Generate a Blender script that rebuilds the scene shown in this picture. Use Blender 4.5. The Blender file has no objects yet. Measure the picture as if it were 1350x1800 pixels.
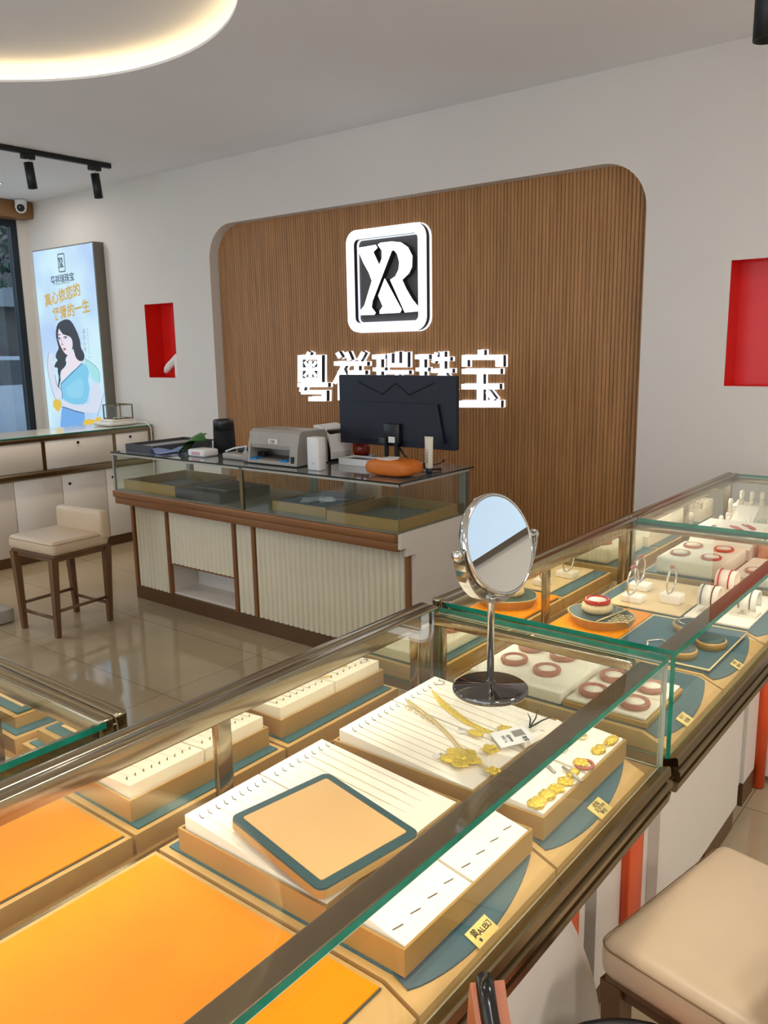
import bpy, bmesh, math, random
from mathutils import Vector, Matrix
random.seed(7)
SC = bpy.context.scene
COL = SC.collection
PI = math.pi

# ---------------------------------------------------------------- materials
def lin(c):
    def f(v):
        v /= 255.0
        return v / 12.92 if v <= 0.04045 else ((v + 0.055) / 1.055) ** 2.4
    return (f(c[0]), f(c[1]), f(c[2]), 1.0)

def M(name, rgb, rough=0.5, metal=0.0, var=0.06, scale=6.0, bump=0.0, bscale=60.0, spec=0.5, coat=0.0, stretch=None):
    m = bpy.data.materials.new(name); m.use_nodes = True
    nt = m.node_tree; p = nt.nodes['Principled BSDF']
    p.inputs['Roughness'].default_value = rough
    p.inputs['Metallic'].default_value = metal
    p.inputs['Specular IOR Level'].default_value = spec
    p.inputs['Coat Weight'].default_value = coat
    p.inputs['Coat Roughness'].default_value = 0.08
    tc = nt.nodes.new('ShaderNodeTexCoord')
    mp = nt.nodes.new('ShaderNodeMapping'); nt.links.new(tc.outputs['Object'], mp.inputs['Vector'])
    if stretch: mp.inputs['Scale'].default_value = stretch
    nz = nt.nodes.new('ShaderNodeTexNoise'); nz.inputs['Scale'].default_value = scale; nz.inputs['Detail'].default_value = 3
    nt.links.new(mp.outputs['Vector'], nz.inputs['Vector'])
    rp = nt.nodes.new('ShaderNodeValToRGB')
    c = lin(rgb)
    rp.color_ramp.elements[0].position = 0.3; rp.color_ramp.elements[1].position = 0.7
    rp.color_ramp.elements[0].color = tuple(max(0, v * (1 - var)) for v in c[:3]) + (1,)
    rp.color_ramp.elements[1].color = tuple(min(1, v * (1 + var)) for v in c[:3]) + (1,)
    nt.links.new(nz.outputs['Fac'], rp.inputs['Fac'])
    nt.links.new(rp.outputs['Color'], p.inputs['Base Color'])
    if bump:
        n2 = nt.nodes.new('ShaderNodeTexNoise'); n2.inputs['Scale'].default_value = bscale
        nt.links.new(mp.outputs['Vector'], n2.inputs['Vector'])
        bp = nt.nodes.new('ShaderNodeBump'); bp.inputs['Strength'].default_value = bump; bp.inputs['Distance'].default_value = 0.002
        nt.links.new(n2.outputs['Fac'], bp.inputs['Height']); nt.links.new(bp.outputs['Normal'], p.inputs['Normal'])
    return m

def EM(name, rgb, strength):
    m = bpy.data.materials.new(name); m.use_nodes = True
    nt = m.node_tree; p = nt.nodes['Principled BSDF']
    c = lin(rgb)
    p.inputs['Base Color'].default_value = c
    p.inputs['Emission Color'].default_value = c
    p.inputs['Emission Strength'].default_value = strength
    p.inputs['Roughness'].default_value = 0.4
    return m

def GLASS(name, tint, f0=0.04, mx=0.45):
    m = bpy.data.materials.new(name); m.use_nodes = True
    nt = m.node_tree; nt.nodes.clear()
    out = nt.nodes.new('ShaderNodeOutputMaterial')
    tr = nt.nodes.new('ShaderNodeBsdfTransparent'); tr.inputs['Color'].default_value = tint
    gl = nt.nodes.new('ShaderNodeBsdfGlossy'); gl.inputs['Roughness'].default_value = 0.01
    gl.inputs['Color'].default_value = (0.95, 1, 0.98, 1)
    lw = nt.nodes.new('ShaderNodeLayerWeight'); lw.inputs['Blend'].default_value = 0.5
    pw = nt.nodes.new('ShaderNodeMath'); pw.operation = 'POWER'; pw.inputs[1].default_value = 4.5
    ml = nt.nodes.new('ShaderNodeMath'); ml.operation = 'MULTIPLY_ADD'; ml.inputs[1].default_value = mx; ml.inputs[2].default_value = f0
    mx_ = nt.nodes.new('ShaderNodeMixShader')
    nt.links.new(lw.outputs['Facing'], pw.inputs[0]); nt.links.new(pw.outputs[0], ml.inputs[0])
    nt.links.new(ml.outputs[0], mx_.inputs['Fac'])
    nt.links.new(tr.outputs[0], mx_.inputs[1]); nt.links.new(gl.outputs[0], mx_.inputs[2])
    nt.links.new(mx_.outputs[0], out.inputs['Surface'])
    return m

def WOOD(name, c0, c1, stretch, rough=0.5):
    m = M(name, c0, rough, var=0.0, scale=3.0, stretch=stretch)
    rp = [n for n in m.node_tree.nodes if n.type == 'VALTORGB'][0]
    rp.color_ramp.elements[0].color = lin(c0); rp.color_ramp.elements[1].color = lin(c1)
    nz = [n for n in m.node_tree.nodes if n.type == 'TEX_NOISE'][0]; nz.inputs['Detail'].default_value = 6
    return m

def TILE():
    m = bpy.data.materials.new('polished_tile'); m.use_nodes = True
    nt = m.node_tree; p = nt.nodes['Principled BSDF']; p.inputs['Roughness'].default_value = 0.07
    tc = nt.nodes.new('ShaderNodeTexCoord'); mp = nt.nodes.new('ShaderNodeMapping')
    mp.inputs['Location'].default_value = (0.644, 0.244, 0)
    nt.links.new(tc.outputs['Object'], mp.inputs['Vector'])
    br = nt.nodes.new('ShaderNodeTexBrick'); br.offset = 0.0
    br.inputs['Scale'].default_value = 1.0; br.inputs['Brick Width'].default_value = 1.192; br.inputs['Row Height'].default_value = 0.596
    br.inputs['Mortar Size'].default_value = 0.0028; br.inputs['Mortar Smooth'].default_value = 0.1
    br.inputs['Color1'].default_value = lin((172, 154, 124)); br.inputs['Color2'].default_value = lin((168, 150, 120))
    br.inputs['Mortar'].default_value = lin((134, 118, 94))
    nt.links.new(mp.outputs['Vector'], br.inputs['Vector'])
    nz = nt.nodes.new('ShaderNodeTexNoise'); nz.inputs['Scale'].default_value = 2.5; nz.inputs['Detail'].default_value = 5
    nt.links.new(mp.outputs['Vector'], nz.inputs['Vector'])
    mx = nt.nodes.new('ShaderNodeMix'); mx.data_type = 'RGBA'; mx.blend_type = 'OVERLAY'; mx.inputs[0].default_value = 0.15
    nt.links.new(br.outputs['Color'], mx.inputs[6]); nt.links.new(nz.outputs['Fac'], mx.inputs[7])
    nt.links.new(mx.outputs[2], p.inputs['Base Color'])
    return m

wall_m = M('wall_paint', (226, 218, 208), 0.75, var=0.015, scale=2, bump=0.03, bscale=180)
ceil_m = M('ceiling_paint', (244, 243, 244), 0.8, var=0.012, scale=2)
floor_m = TILE()
slat_m = WOOD('slat_wood', (160, 112, 64), (190, 136, 82), (14, 14, 0.7), 0.45)
red_m = M('red_lacquer', (228, 30, 20), 0.35)
white_m = M('white_lacquer', (228, 220, 208), 0.3, var=0.015)
white2_m = M('cream_fluted_board', (232, 222, 194), 0.5, var=0.02)
bronze_m = M('brushed_bronze', (166, 152, 126), 0.18, metal=1.0, var=0.1, scale=4, stretch=(1, 1, 40))
bronze2_m = M('dark_bronze', (134, 120, 94), 0.25, metal=1.0, var=0.08, scale=4)
copper_m = M('copper_bronze', (152, 104, 64), 0.36, metal=0.55, var=0.05, scale=3)
plinth_m = M('brown_plinth', (104, 74, 46), 0.4, metal=0.3)
steel_m = M('chrome', (215, 212, 206), 0.06, metal=1.0, var=0.01)
mirror_m = M('mirror_silver', (238, 240, 236), 0.0, metal=1.0, var=0.0)
dmirror_m = M('door_mirror', (244, 241, 228), 0.0, metal=1.0, var=0.0)
glass_m = GLASS('clear_glass', (0.972, 0.985, 0.975, 1))
smoke_m = GLASS('smoked_glass', (0.05, 0.055, 0.055, 1), 0.08, 0.85)
edge_m = M('glass_edge_teal', (28, 132, 108), 0.12, var=0.2, scale=30)
edge2_m = M('glass_edge_dark', (22, 34, 30), 0.15)
gold_m = M('champagne_leather', (202, 164, 102), 0.5, var=0.04, scale=30, bump=0.1, bscale=500)
gold2_m = M('satin_gold_board', (184, 146, 84), 0.38, metal=0.25, var=0.04, scale=12)
teal_m = M('teal_leather', (50, 94, 106), 0.55, var=0.06, scale=25, bump=0.1, bscale=500)
dteal_m = M('deep_teal_leather', (42, 78, 82), 0.5, var=0.05, scale=25)
orange_m = M('orange_leather', (236, 144, 2), 0.6, var=0.03, scale=20, spec=0.2, bump=0.1, bscale=500)
pad_m = M('ivory_microfibre', (246, 238, 222), 0.85, var=0.02, scale=20)
groove_m = M('pad_groove', (216, 204, 184), 0.9)
tick_m = M('hook_metal', (92, 84, 70), 0.4, metal=0.6)
jewel_m = M('yellow_gold', (246, 206, 84), 0.32, metal=0.5, var=0.25, scale=260, bump=1.0, bscale=420)
pale_m = M('pale_gold', (228, 206, 152), 0.35, metal=0.4)
silver_m = M('silver', (226, 222, 214), 0.2, metal=1.0)
jade_m = M('rust_bangle', (172, 98, 84), 0.45, var=0.18, scale=120)
redj_m = M('red_lacquer_bangle', (186, 30, 26), 0.25, var=0.2, scale=90)
black_m = M('black_powdercoat', (20, 20, 21), 0.45)
blackp_m = M('black_plastic', (24, 25, 28), 0.3)
navy_m = M('blue_black_plastic', (12, 17, 32), 0.4)
grey_m = M('grey_plastic', (168, 160, 148), 0.45)
dgrey_m = M('dark_grey_board', (70, 68, 70), 0.5)
paper_m = M('white_paper', (238, 236, 232), 0.8)
ink_m = M('black_ink', (28, 26, 24), 0.7)
skin_m = M('beige_leatherette', (208, 184, 152), 0.36, var=0.03, scale=8, bump=0.05, bscale=300)
seam_m = M('seam_thread', (126, 96, 60), 0.7)
walnut_m = WOOD('walnut_frame', (92, 62, 36), (116, 80, 48), (3, 3, 0.5), 0.38)
tan_m = M('tan_leather', (172, 100, 64), 0.45, var=0.05, scale=14, bump=0.06, bscale=300)
acryl_m = M('orange_acrylic', (226, 84, 34), 0.3)
green_m = M('green_leaf', (70, 128, 56), 0.45, var=0.2, scale=20)
blue_m = M('blue_tape', (30, 130, 200), 0.4)
cloth_m = M('blue_cloth', (150, 170, 216), 0.8)
pink_m = M('pink_print', (214, 168, 168), 0.6)
tiss_m = M('orange_wrapper', (214, 116, 34), 0.4, var=0.05)
rcup_m = M('red_plastic', (132, 34, 20), 0.25)
cone_m = M('white_foam', (240, 232, 224), 0.7)
led_m = EM('led_diffuser', (255, 232, 196), 4.0)
cove_m = EM('cove_led', (255, 228, 174), 4.6)
sign_m = EM('sign_white', (250, 252, 255), 1.5)
halo_m = EM('sign_halo', (232, 240, 252), 1.1)
down_m = EM('downlight_face', (255, 248, 236), 14.0)

# ---------------------------------------------------------------- mesh builder
class B:
    def __init__(s, tf=None, local=False):
        s.v = []; s.f = []; s.m = []; s.sm = []; s.tf = tf; s.local = local
    def add(s, vs, fs, m=0, smooth=False):
        k = len(s.v)
        for p in vs:
            s.v.append(tuple(s.tf(*p)) if s.tf else tuple(p))
        for f in fs:
            s.f.append(tuple(k + i for i in f)); s.m.append(m); s.sm.append(smooth)
        return s
    def box(s, x0, x1, y0, y1, z0, z1, m=0):
        vs = [(x0, y0, z0), (x1, y0, z0), (x1, y1, z0), (x0, y1, z0), (x0, y0, z1), (x1, y0, z1), (x1, y1, z1), (x0, y1, z1)]
        return s.add(vs, [(3, 2, 1, 0), (4, 5, 6, 7), (0, 1, 5, 4), (1, 2, 6, 5), (2, 3, 7, 6), (3, 0, 4, 7)], m)
    def pane(s, x0, x1, y0, y1, z0, z1, ax, mg=0, me=1):
        s.box(x0, x1, y0, y1, z0, z1, me)
        idx = {'x': (3, 5), 'y': (2, 4), 'z': (0, 1)}[ax]
        n = len(s.f) - 6
        for i in idx: s.m[n + i] = mg
        return s
    def rbox(s, x0, x1, y0, y1, z0, z1, r=0.01, seg=3, m=0):
        bm = bmesh.new(); bmesh.ops.create_cube(bm, size=1)
        for v in bm.verts:
            v.co = ((x0 + x1) / 2 + v.co.x * (x1 - x0), (y0 + y1) / 2 + v.co.y * (y1 - y0), (z0 + z1) / 2 + v.co.z * (z1 - z0))
        r = min(r, 0.49 * min(x1 - x0, y1 - y0, z1 - z0))
        bmesh.ops.bevel(bm, geom=bm.edges[:], offset=r, segments=seg, profile=0.5, affect='EDGES')
        bm.verts.index_update()
        s.add([v.co[:] for v in bm.verts], [tuple(v.index for v in f.verts) for f in bm.faces], m, True)
        bm.free(); return s
    def lathe(s, prof, c=(0, 0, 0), ax='z', n=32, m=0, smooth=True, sx=1.0, sy=1.0, rot=None):
        vs = []; fs = []
        for r, h in prof:
            for i in range(n):
                a = 2 * PI * i / n; p = (r * math.cos(a) * sx, r * math.sin(a) * sy, h)
                if ax == 'x': p = (p[2], p[0], p[1])
                elif ax == 'y': p = (p[0], p[2], p[1])
                if rot: p = rot @ Vector(p)
                vs.append((c[0] + p[0], c[1] + p[1], c[2] + p[2]))
        for j in range(len(prof) - 1):
            for i in range(n):
                k = (i + 1) % n
                fs.append((j * n + i, j * n + k, (j + 1) * n + k, (j + 1) * n + i))
        s.add(vs, fs, m, smooth)
        k = len(s.v) - len(vs)
        if prof[0][0] > 1e-6: s.f.append(tuple(k + i for i in reversed(range(n)))); s.m.append(m); s.sm.append(False)
        if prof[-1][0] > 1e-6: s.f.append(tuple(k + (len(prof) - 1) * n + i for i in range(n))); s.m.append(m); s.sm.append(False)
        return s
    def cyl(s, c, r, h0, h1, ax='z', n=28, m=0):
        return s.lathe([(r, h0), (r, h1)], c, ax, n, m)
    def tube(s, pts, r, n=8, m=0, closed=False, taper=None):
        P = [Vector(p) for p in pts]; N = len(P); vs = []; fs = []; up = None
        for i in range(N):
            if closed: t = P[(i + 1) % N] - P[i - 1]
            else: t = P[min(i + 1, N - 1)] - P[max(i - 1, 0)]
            t.normalize()
            if up is None:
                up = Vector((0, 0, 1)) if abs(t.z) < 0.9 else Vector((1, 0, 0))
            a = t.cross(up)
            if a.length < 1e-5: a = t.orthogonal()
            a.normalize(); b = a.cross(t); up = b
            rr = r * (taper[i] if taper else 1)
            for k in range(n):
                w = 2 * PI * k / n
                vs.append(P[i] + a * math.cos(w) * rr + b * math.sin(w) * rr)
        for i in range(N if closed else N - 1):
            j = (i + 1) % N
            for k in range(n):
                q = (k + 1) % n
                fs.append((i * n + k, i * n + q, j * n + q, j * n + k))
        if not closed:
            fs.append(tuple(reversed(range(n)))); fs.append(tuple((N - 1) * n + k for k in range(n)))
        return s.add([v[:] for v in vs], fs, m, True)
    def prism(s, poly, h0, h1, pl='xy', m=0, mtop=None):
        def q(u, v, h): return (u, v, h) if pl == 'xy' else ((u, h, v) if pl == 'xz' else (h, u, v))
        n = len(poly)
        vs = [q(u, v, h0) for u, v in poly] + [q(u, v, h1) for u, v in poly]
        s.add(vs, [tuple(reversed(range(n))), tuple(range(n, 2 * n))], m)
        if mtop is not None: s.m[-1] = mtop
        k = len(s.v) - 2 * n
        for i in range(n):
            j = (i + 1) % n
            s.f.append((k + i, k + j, k + n + j, k + n + i)); s.m.append(m); s.sm.append(False)
        return s
    def beam(s, p0, p1, w0, w1, m=0):
        # square tapering beam from p0 to p1, half sizes w0 / w1
        vs = []
        for p, w in ((p0, w0), (p1, w1)):
            for dx, dy in ((-1, -1), (1, -1), (1, 1), (-1, 1)): vs.append((p[0] + dx * w, p[1] + dy * w, p[2]))
        return s.add(vs, [(3, 2, 1, 0), (4, 5, 6, 7), (0, 1, 5, 4), (1, 2, 6, 5), (2, 3, 7, 6), (3, 0, 4, 7)], m)
    def text(s, body, size, o, u, v, m=0, align='CENTER', bold=0.0):
        cu = bpy.data.curves.new('lettering', 'FONT'); cu.body = body; cu.size = size
        cu.align_x = align; cu.align_y = 'CENTER'; cu.offset = bold; cu.resolution_u = 3
        ob = bpy.data.objects.new('lettering', cu); COL.objects.link(ob)
        dg = bpy.context.evaluated_depsgraph_get(); dg.update()
        me = bpy.data.meshes.new_from_object(ob.evaluated_get(dg))
        o = Vector(o); u = Vector(u); v = Vector(v)
        s.add([(o + u * p.co.x + v * p.co.y)[:] for p in me.vertices], [tuple(p.vertices) for p in me.polygons], m)
        bpy.data.objects.remove(ob); bpy.data.curves.remove(cu); bpy.data.meshes.remove(me)
        return s

def origin_of(o):
    while o.parent: o = o.parent
    return o.location

def put(name, b, mats, parent=None, label=None, recalc=True, at=None):
    me = bpy.data.meshes.new(name)
    off = Vector((0, 0, 0))
    if parent is not None and not b.local: off = origin_of(parent)
    if at is not None: off = Vector(at)
    me.from_pydata([(p[0] - off.x, p[1] - off.y, p[2] - off.z) for p in b.v], [], b.f)
    if not isinstance(mats, (list, tuple)): mats = [mats]
    for m in mats: me.materials.append(m)
    me.polygons.foreach_set('material_index', b.m); me.polygons.foreach_set('use_smooth', b.sm)
    if recalc:
        bm = bmesh.new(); bm.from_mesh(me); bmesh.ops.recalc_face_normals(bm, faces=bm.faces[:]); bm.to_mesh(me); bm.free()
    me.update()
    o = bpy.data.objects.new(name, me); COL.objects.link(o)
    if at is not None: o.location = off
    if parent is not None: o.parent = parent
    if label: o['label'] = label
    return o

def tag(o, label, cat, group=None):
    o['label'] = label; o['category'] = cat
    if group: o['group'] = group
    return o

def thing(name, label, cat, loc, rz=0.0, group=None):
    o = bpy.data.objects.new(name, None); COL.objects.link(o)
    o.empty_display_size = 0.05
    o.location = loc; o.rotation_euler = (0, 0, rz)
    return tag(o, label, cat, group)

def solo(name, b, mats, label, cat, group=None):
    xs = [p[0] for p in b.v]; ys = [p[1] for p in b.v]; zs = [p[2] for p in b.v]
    o = put(name, b, mats, at=((min(xs) + max(xs)) / 2, (min(ys) + max(ys)) / 2, min(zs)))
    return tag(o, label, cat, group)

def struct(name, b, mats):
    o = put(name, b, mats); o['kind'] = 'structure'; return o

def dup(root, loc, rz=None, label=None, group=None):
    r = root.copy(); COL.objects.link(r); r.location = loc
    if rz is not None: r.rotation_euler = (0, 0, rz)
    if label: r['label'] = label
    if group: r['group'] = group
    for ch in list(root.children):
        c = ch.copy(); COL.objects.link(c); c.parent = r
        for g in ch.children:
            d = g.copy(); COL.objects.link(d); d.parent = c
    return r

def rrect(x0, x1, y0, y1, r, n=6):
    out = []
    for cx, cy, a0 in ((x1 - r, y1 - r, 0), (x0 + r, y1 - r, 90), (x0 + r, y0 + r, 180), (x1 - r, y0 + r, 270)):
        for i in range(n + 1):
            a = math.radians(a0 + 90 * i / n); out.append((cx + r * math.cos(a), cy + r * math.sin(a)))
    return out

def holed(outer, holes, q):
    """planar sheet with holes; q maps (u, v) to a point"""
    bm = bmesh.new(); edges = []
    for loop in [outer] + holes:
        vs = [bm.verts.new(q(u, v)) for u, v in loop]
        for i in range(len(vs)): edges.append(bm.edges.new((vs[i], vs[(i + 1) % len(vs)])))
    bmesh.ops.triangle_fill(bm, use_beauty=True, use_dissolve=False, edges=edges)
    bm.verts.index_update()
    r = ([v.co[:] for v in bm.verts], [tuple(v.index for v in f.verts) for f in bm.faces]); bm.free(); return r

def ribbon(b, loop, q0, q1, m=0, closed=True, smooth=False):
    n = len(loop)
    vs = [q0(u, v) for u, v in loop] + [q1(u, v) for u, v in loop]
    b.add(vs, [(i, (i + 1) % n, n + (i + 1) % n, n + i) for i in range(n if closed else n - 1)], m, smooth)
SIGN={'A':[(-3.557,2.172),(-3.404,2.179),(-3.39,2.159),(-3.424,2.137),(-3.378,2.054),(-3.356,2.092),(-3.355,2.14),(-3.387,2.177),(-3.365,2.188),(-3.274,2.188),(-3.205,2.177),(-3.151,2.144),(-3.118,2.089),(-3.123,2.022),(-3.147,1.987),(-3.198,1.953),(-3.168,1.898),(-3.121,1.832),(-3.072,1.782),(-3.082,1.758),(-3.18,1.755),(-3.292,1.959),(-3.25,1.978),(-3.224,2.018),(-3.218,2.06),(-3.234,2.109),(-3.258,2.134),(-3.276,2.133),(-3.439,1.836),(-3.447,1.798),(-3.414,1.763),(-3.426,1.75),(-3.552,1.752),(-3.549,1.774),(-3.506,1.812),(-3.44,1.962),(-3.463,2.013),(-3.506,2.076)],'Bf':[(-3.335,1.97),(-3.205,1.774),(-3.219,1.755),(-3.381,1.755),(-3.381,1.773),(-3.355,1.8),(-3.39,1.867)],'yue':[[(-4.027,1.526),(-4.045,1.499),(-4.015,1.489),(-3.997,1.516)],[(-4.121,1.501),(-4.075,1.501),(-4.085,1.314),(-4.131,1.314)],[(-4.121,1.501),(-3.895,1.499),(-3.896,1.47),(-4.123,1.471)],[(-3.933,1.5),(-3.895,1.499),(-3.903,1.316),(-3.941,1.316)],[(-4.13,1.342),(-3.902,1.344),(-3.903,1.316),(-4.131,1.314)],[(-4.018,1.458),(-3.988,1.458),(-3.993,1.352),(-4.023,1.351)],[(-4.074,1.416),(-3.94,1.416),(-3.941,1.394),(-4.075,1.394)],[(-4.066,1.451),(-4.04,1.42),(-4.019,1.429),(-4.045,1.46)],[(-3.957,1.46),(-3.989,1.429),(-3.97,1.419),(-3.939,1.451)],[(-4.03,1.4),(-4.073,1.36),(-4.054,1.35),(-4.012,1.39)],[(-4.0,1.39),(-3.959,1.35),(-3.94,1.361),(-3.981,1.401)],[(-4.131,1.309),(-3.846,1.312),(-3.847,1.285),(-4.133,1.28)],[(-4.108,1.284),(-4.12,1.25),(-4.08,1.244),(-4.068,1.278)],[(-4.1,1.256),(-3.861,1.26),(-3.862,1.235),(-4.101,1.23)],[(-3.9,1.26),(-3.861,1.26),(-3.864,1.192),(-3.903,1.191)],[(-4.03,1.214),(-3.863,1.218),(-3.864,1.188),(-4.031,1.184)]],'xiang':[[(-3.769,1.509),(-3.742,1.474),(-3.712,1.487),(-3.739,1.522)],[(-3.783,1.457),(-3.677,1.457),(-3.678,1.428),(-3.784,1.428)],[(-3.709,1.445),(-3.801,1.315),(-3.77,1.304),(-3.678,1.434)],[(-3.751,1.393),(-3.716,1.393),(-3.723,1.198),(-3.758,1.197)],[(-3.724,1.394),(-3.691,1.341),(-3.665,1.351),(-3.698,1.403)],[(-3.688,1.513),(-3.659,1.458),(-3.627,1.468),(-3.656,1.522)],[(-3.539,1.522),(-3.58,1.469),(-3.551,1.456),(-3.51,1.51)],[(-3.674,1.455),(-3.496,1.454),(-3.497,1.428),(-3.675,1.428)],[(-3.66,1.397),(-3.513,1.397),(-3.514,1.371),(-3.661,1.37)],[(-3.69,1.323),(-3.489,1.325),(-3.49,1.296),(-3.691,1.293)],[(-3.603,1.455),(-3.566,1.454),(-3.574,1.196),(-3.611,1.195)]],'rui':[[(-3.45,1.499),(-3.342,1.499),(-3.343,1.47),(-3.451,1.47)],[(-3.447,1.417),(-3.349,1.417),(-3.35,1.392),(-3.447,1.392)],[(-3.46,1.285),(-3.346,1.287),(-3.347,1.259),(-3.461,1.256)],[(-3.412,1.499),(-3.377,1.499),(-3.382,1.258),(-3.418,1.257)],[(-3.323,1.506),(-3.291,1.506),(-3.293,1.423),(-3.325,1.423)],[(-3.261,1.517),(-3.23,1.516),(-3.232,1.423),(-3.263,1.423)],[(-3.195,1.513),(-3.164,1.513),(-3.166,1.423),(-3.196,1.423)],[(-3.324,1.445),(-3.165,1.445),(-3.166,1.419),(-3.325,1.419)],[(-3.347,1.398),(-3.155,1.398),(-3.155,1.375),(-3.347,1.374)],[(-3.259,1.378),(-3.277,1.342),(-3.253,1.335),(-3.235,1.371)],[(-3.334,1.344),(-3.305,1.344),(-3.307,1.214),(-3.336,1.213)],[(-3.283,1.344),(-3.259,1.344),(-3.261,1.221),(-3.285,1.22)],[(-3.24,1.345),(-3.216,1.345),(-3.218,1.222),(-3.242,1.221)],[(-3.193,1.345),(-3.165,1.345),(-3.167,1.217),(-3.196,1.217)],[(-3.334,1.344),(-3.165,1.345),(-3.166,1.323),(-3.334,1.321)]],'zhu':[[(-3.105,1.497),(-3.0,1.496),(-3.0,1.468),(-3.106,1.469)],[(-3.099,1.417),(-3.008,1.417),(-3.009,1.394),(-3.1,1.393)],[(-3.111,1.291),(-3.001,1.293),(-3.002,1.265),(-3.111,1.263)],[(-3.067,1.497),(-3.035,1.496),(-3.037,1.265),(-3.07,1.264)],[(-2.954,1.512),(-2.981,1.45),(-2.956,1.443),(-2.929,1.505)],[(-2.957,1.481),(-2.843,1.48),(-2.843,1.457),(-2.957,1.457)],[(-2.982,1.41),(-2.827,1.41),(-2.827,1.386),(-2.982,1.385)],[(-2.915,1.513),(-2.884,1.513),(-2.885,1.214),(-2.917,1.213)],[(-2.925,1.385),(-2.994,1.282),(-2.971,1.272),(-2.902,1.375)],[(-2.898,1.375),(-2.832,1.274),(-2.81,1.285),(-2.875,1.385)]],'bao':[[(-2.646,1.521),(-2.603,1.52),(-2.603,1.485),(-2.645,1.485)],[(-2.757,1.491),(-2.474,1.489),(-2.474,1.462),(-2.757,1.463)],[(-2.757,1.491),(-2.72,1.491),(-2.719,1.423),(-2.757,1.423)],[(-2.525,1.489),(-2.474,1.489),(-2.473,1.423),(-2.524,1.423)],[(-2.757,1.41),(-2.492,1.411),(-2.492,1.381),(-2.757,1.379)],[(-2.651,1.411),(-2.608,1.411),(-2.607,1.184),(-2.65,1.183)],[(-2.76,1.32),(-2.497,1.324),(-2.496,1.293),(-2.759,1.288)],[(-2.776,1.22),(-2.486,1.227),(-2.486,1.188),(-2.776,1.179)],[(-2.59,1.271),(-2.547,1.222),(-2.521,1.239),(-2.564,1.287)]]}
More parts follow.
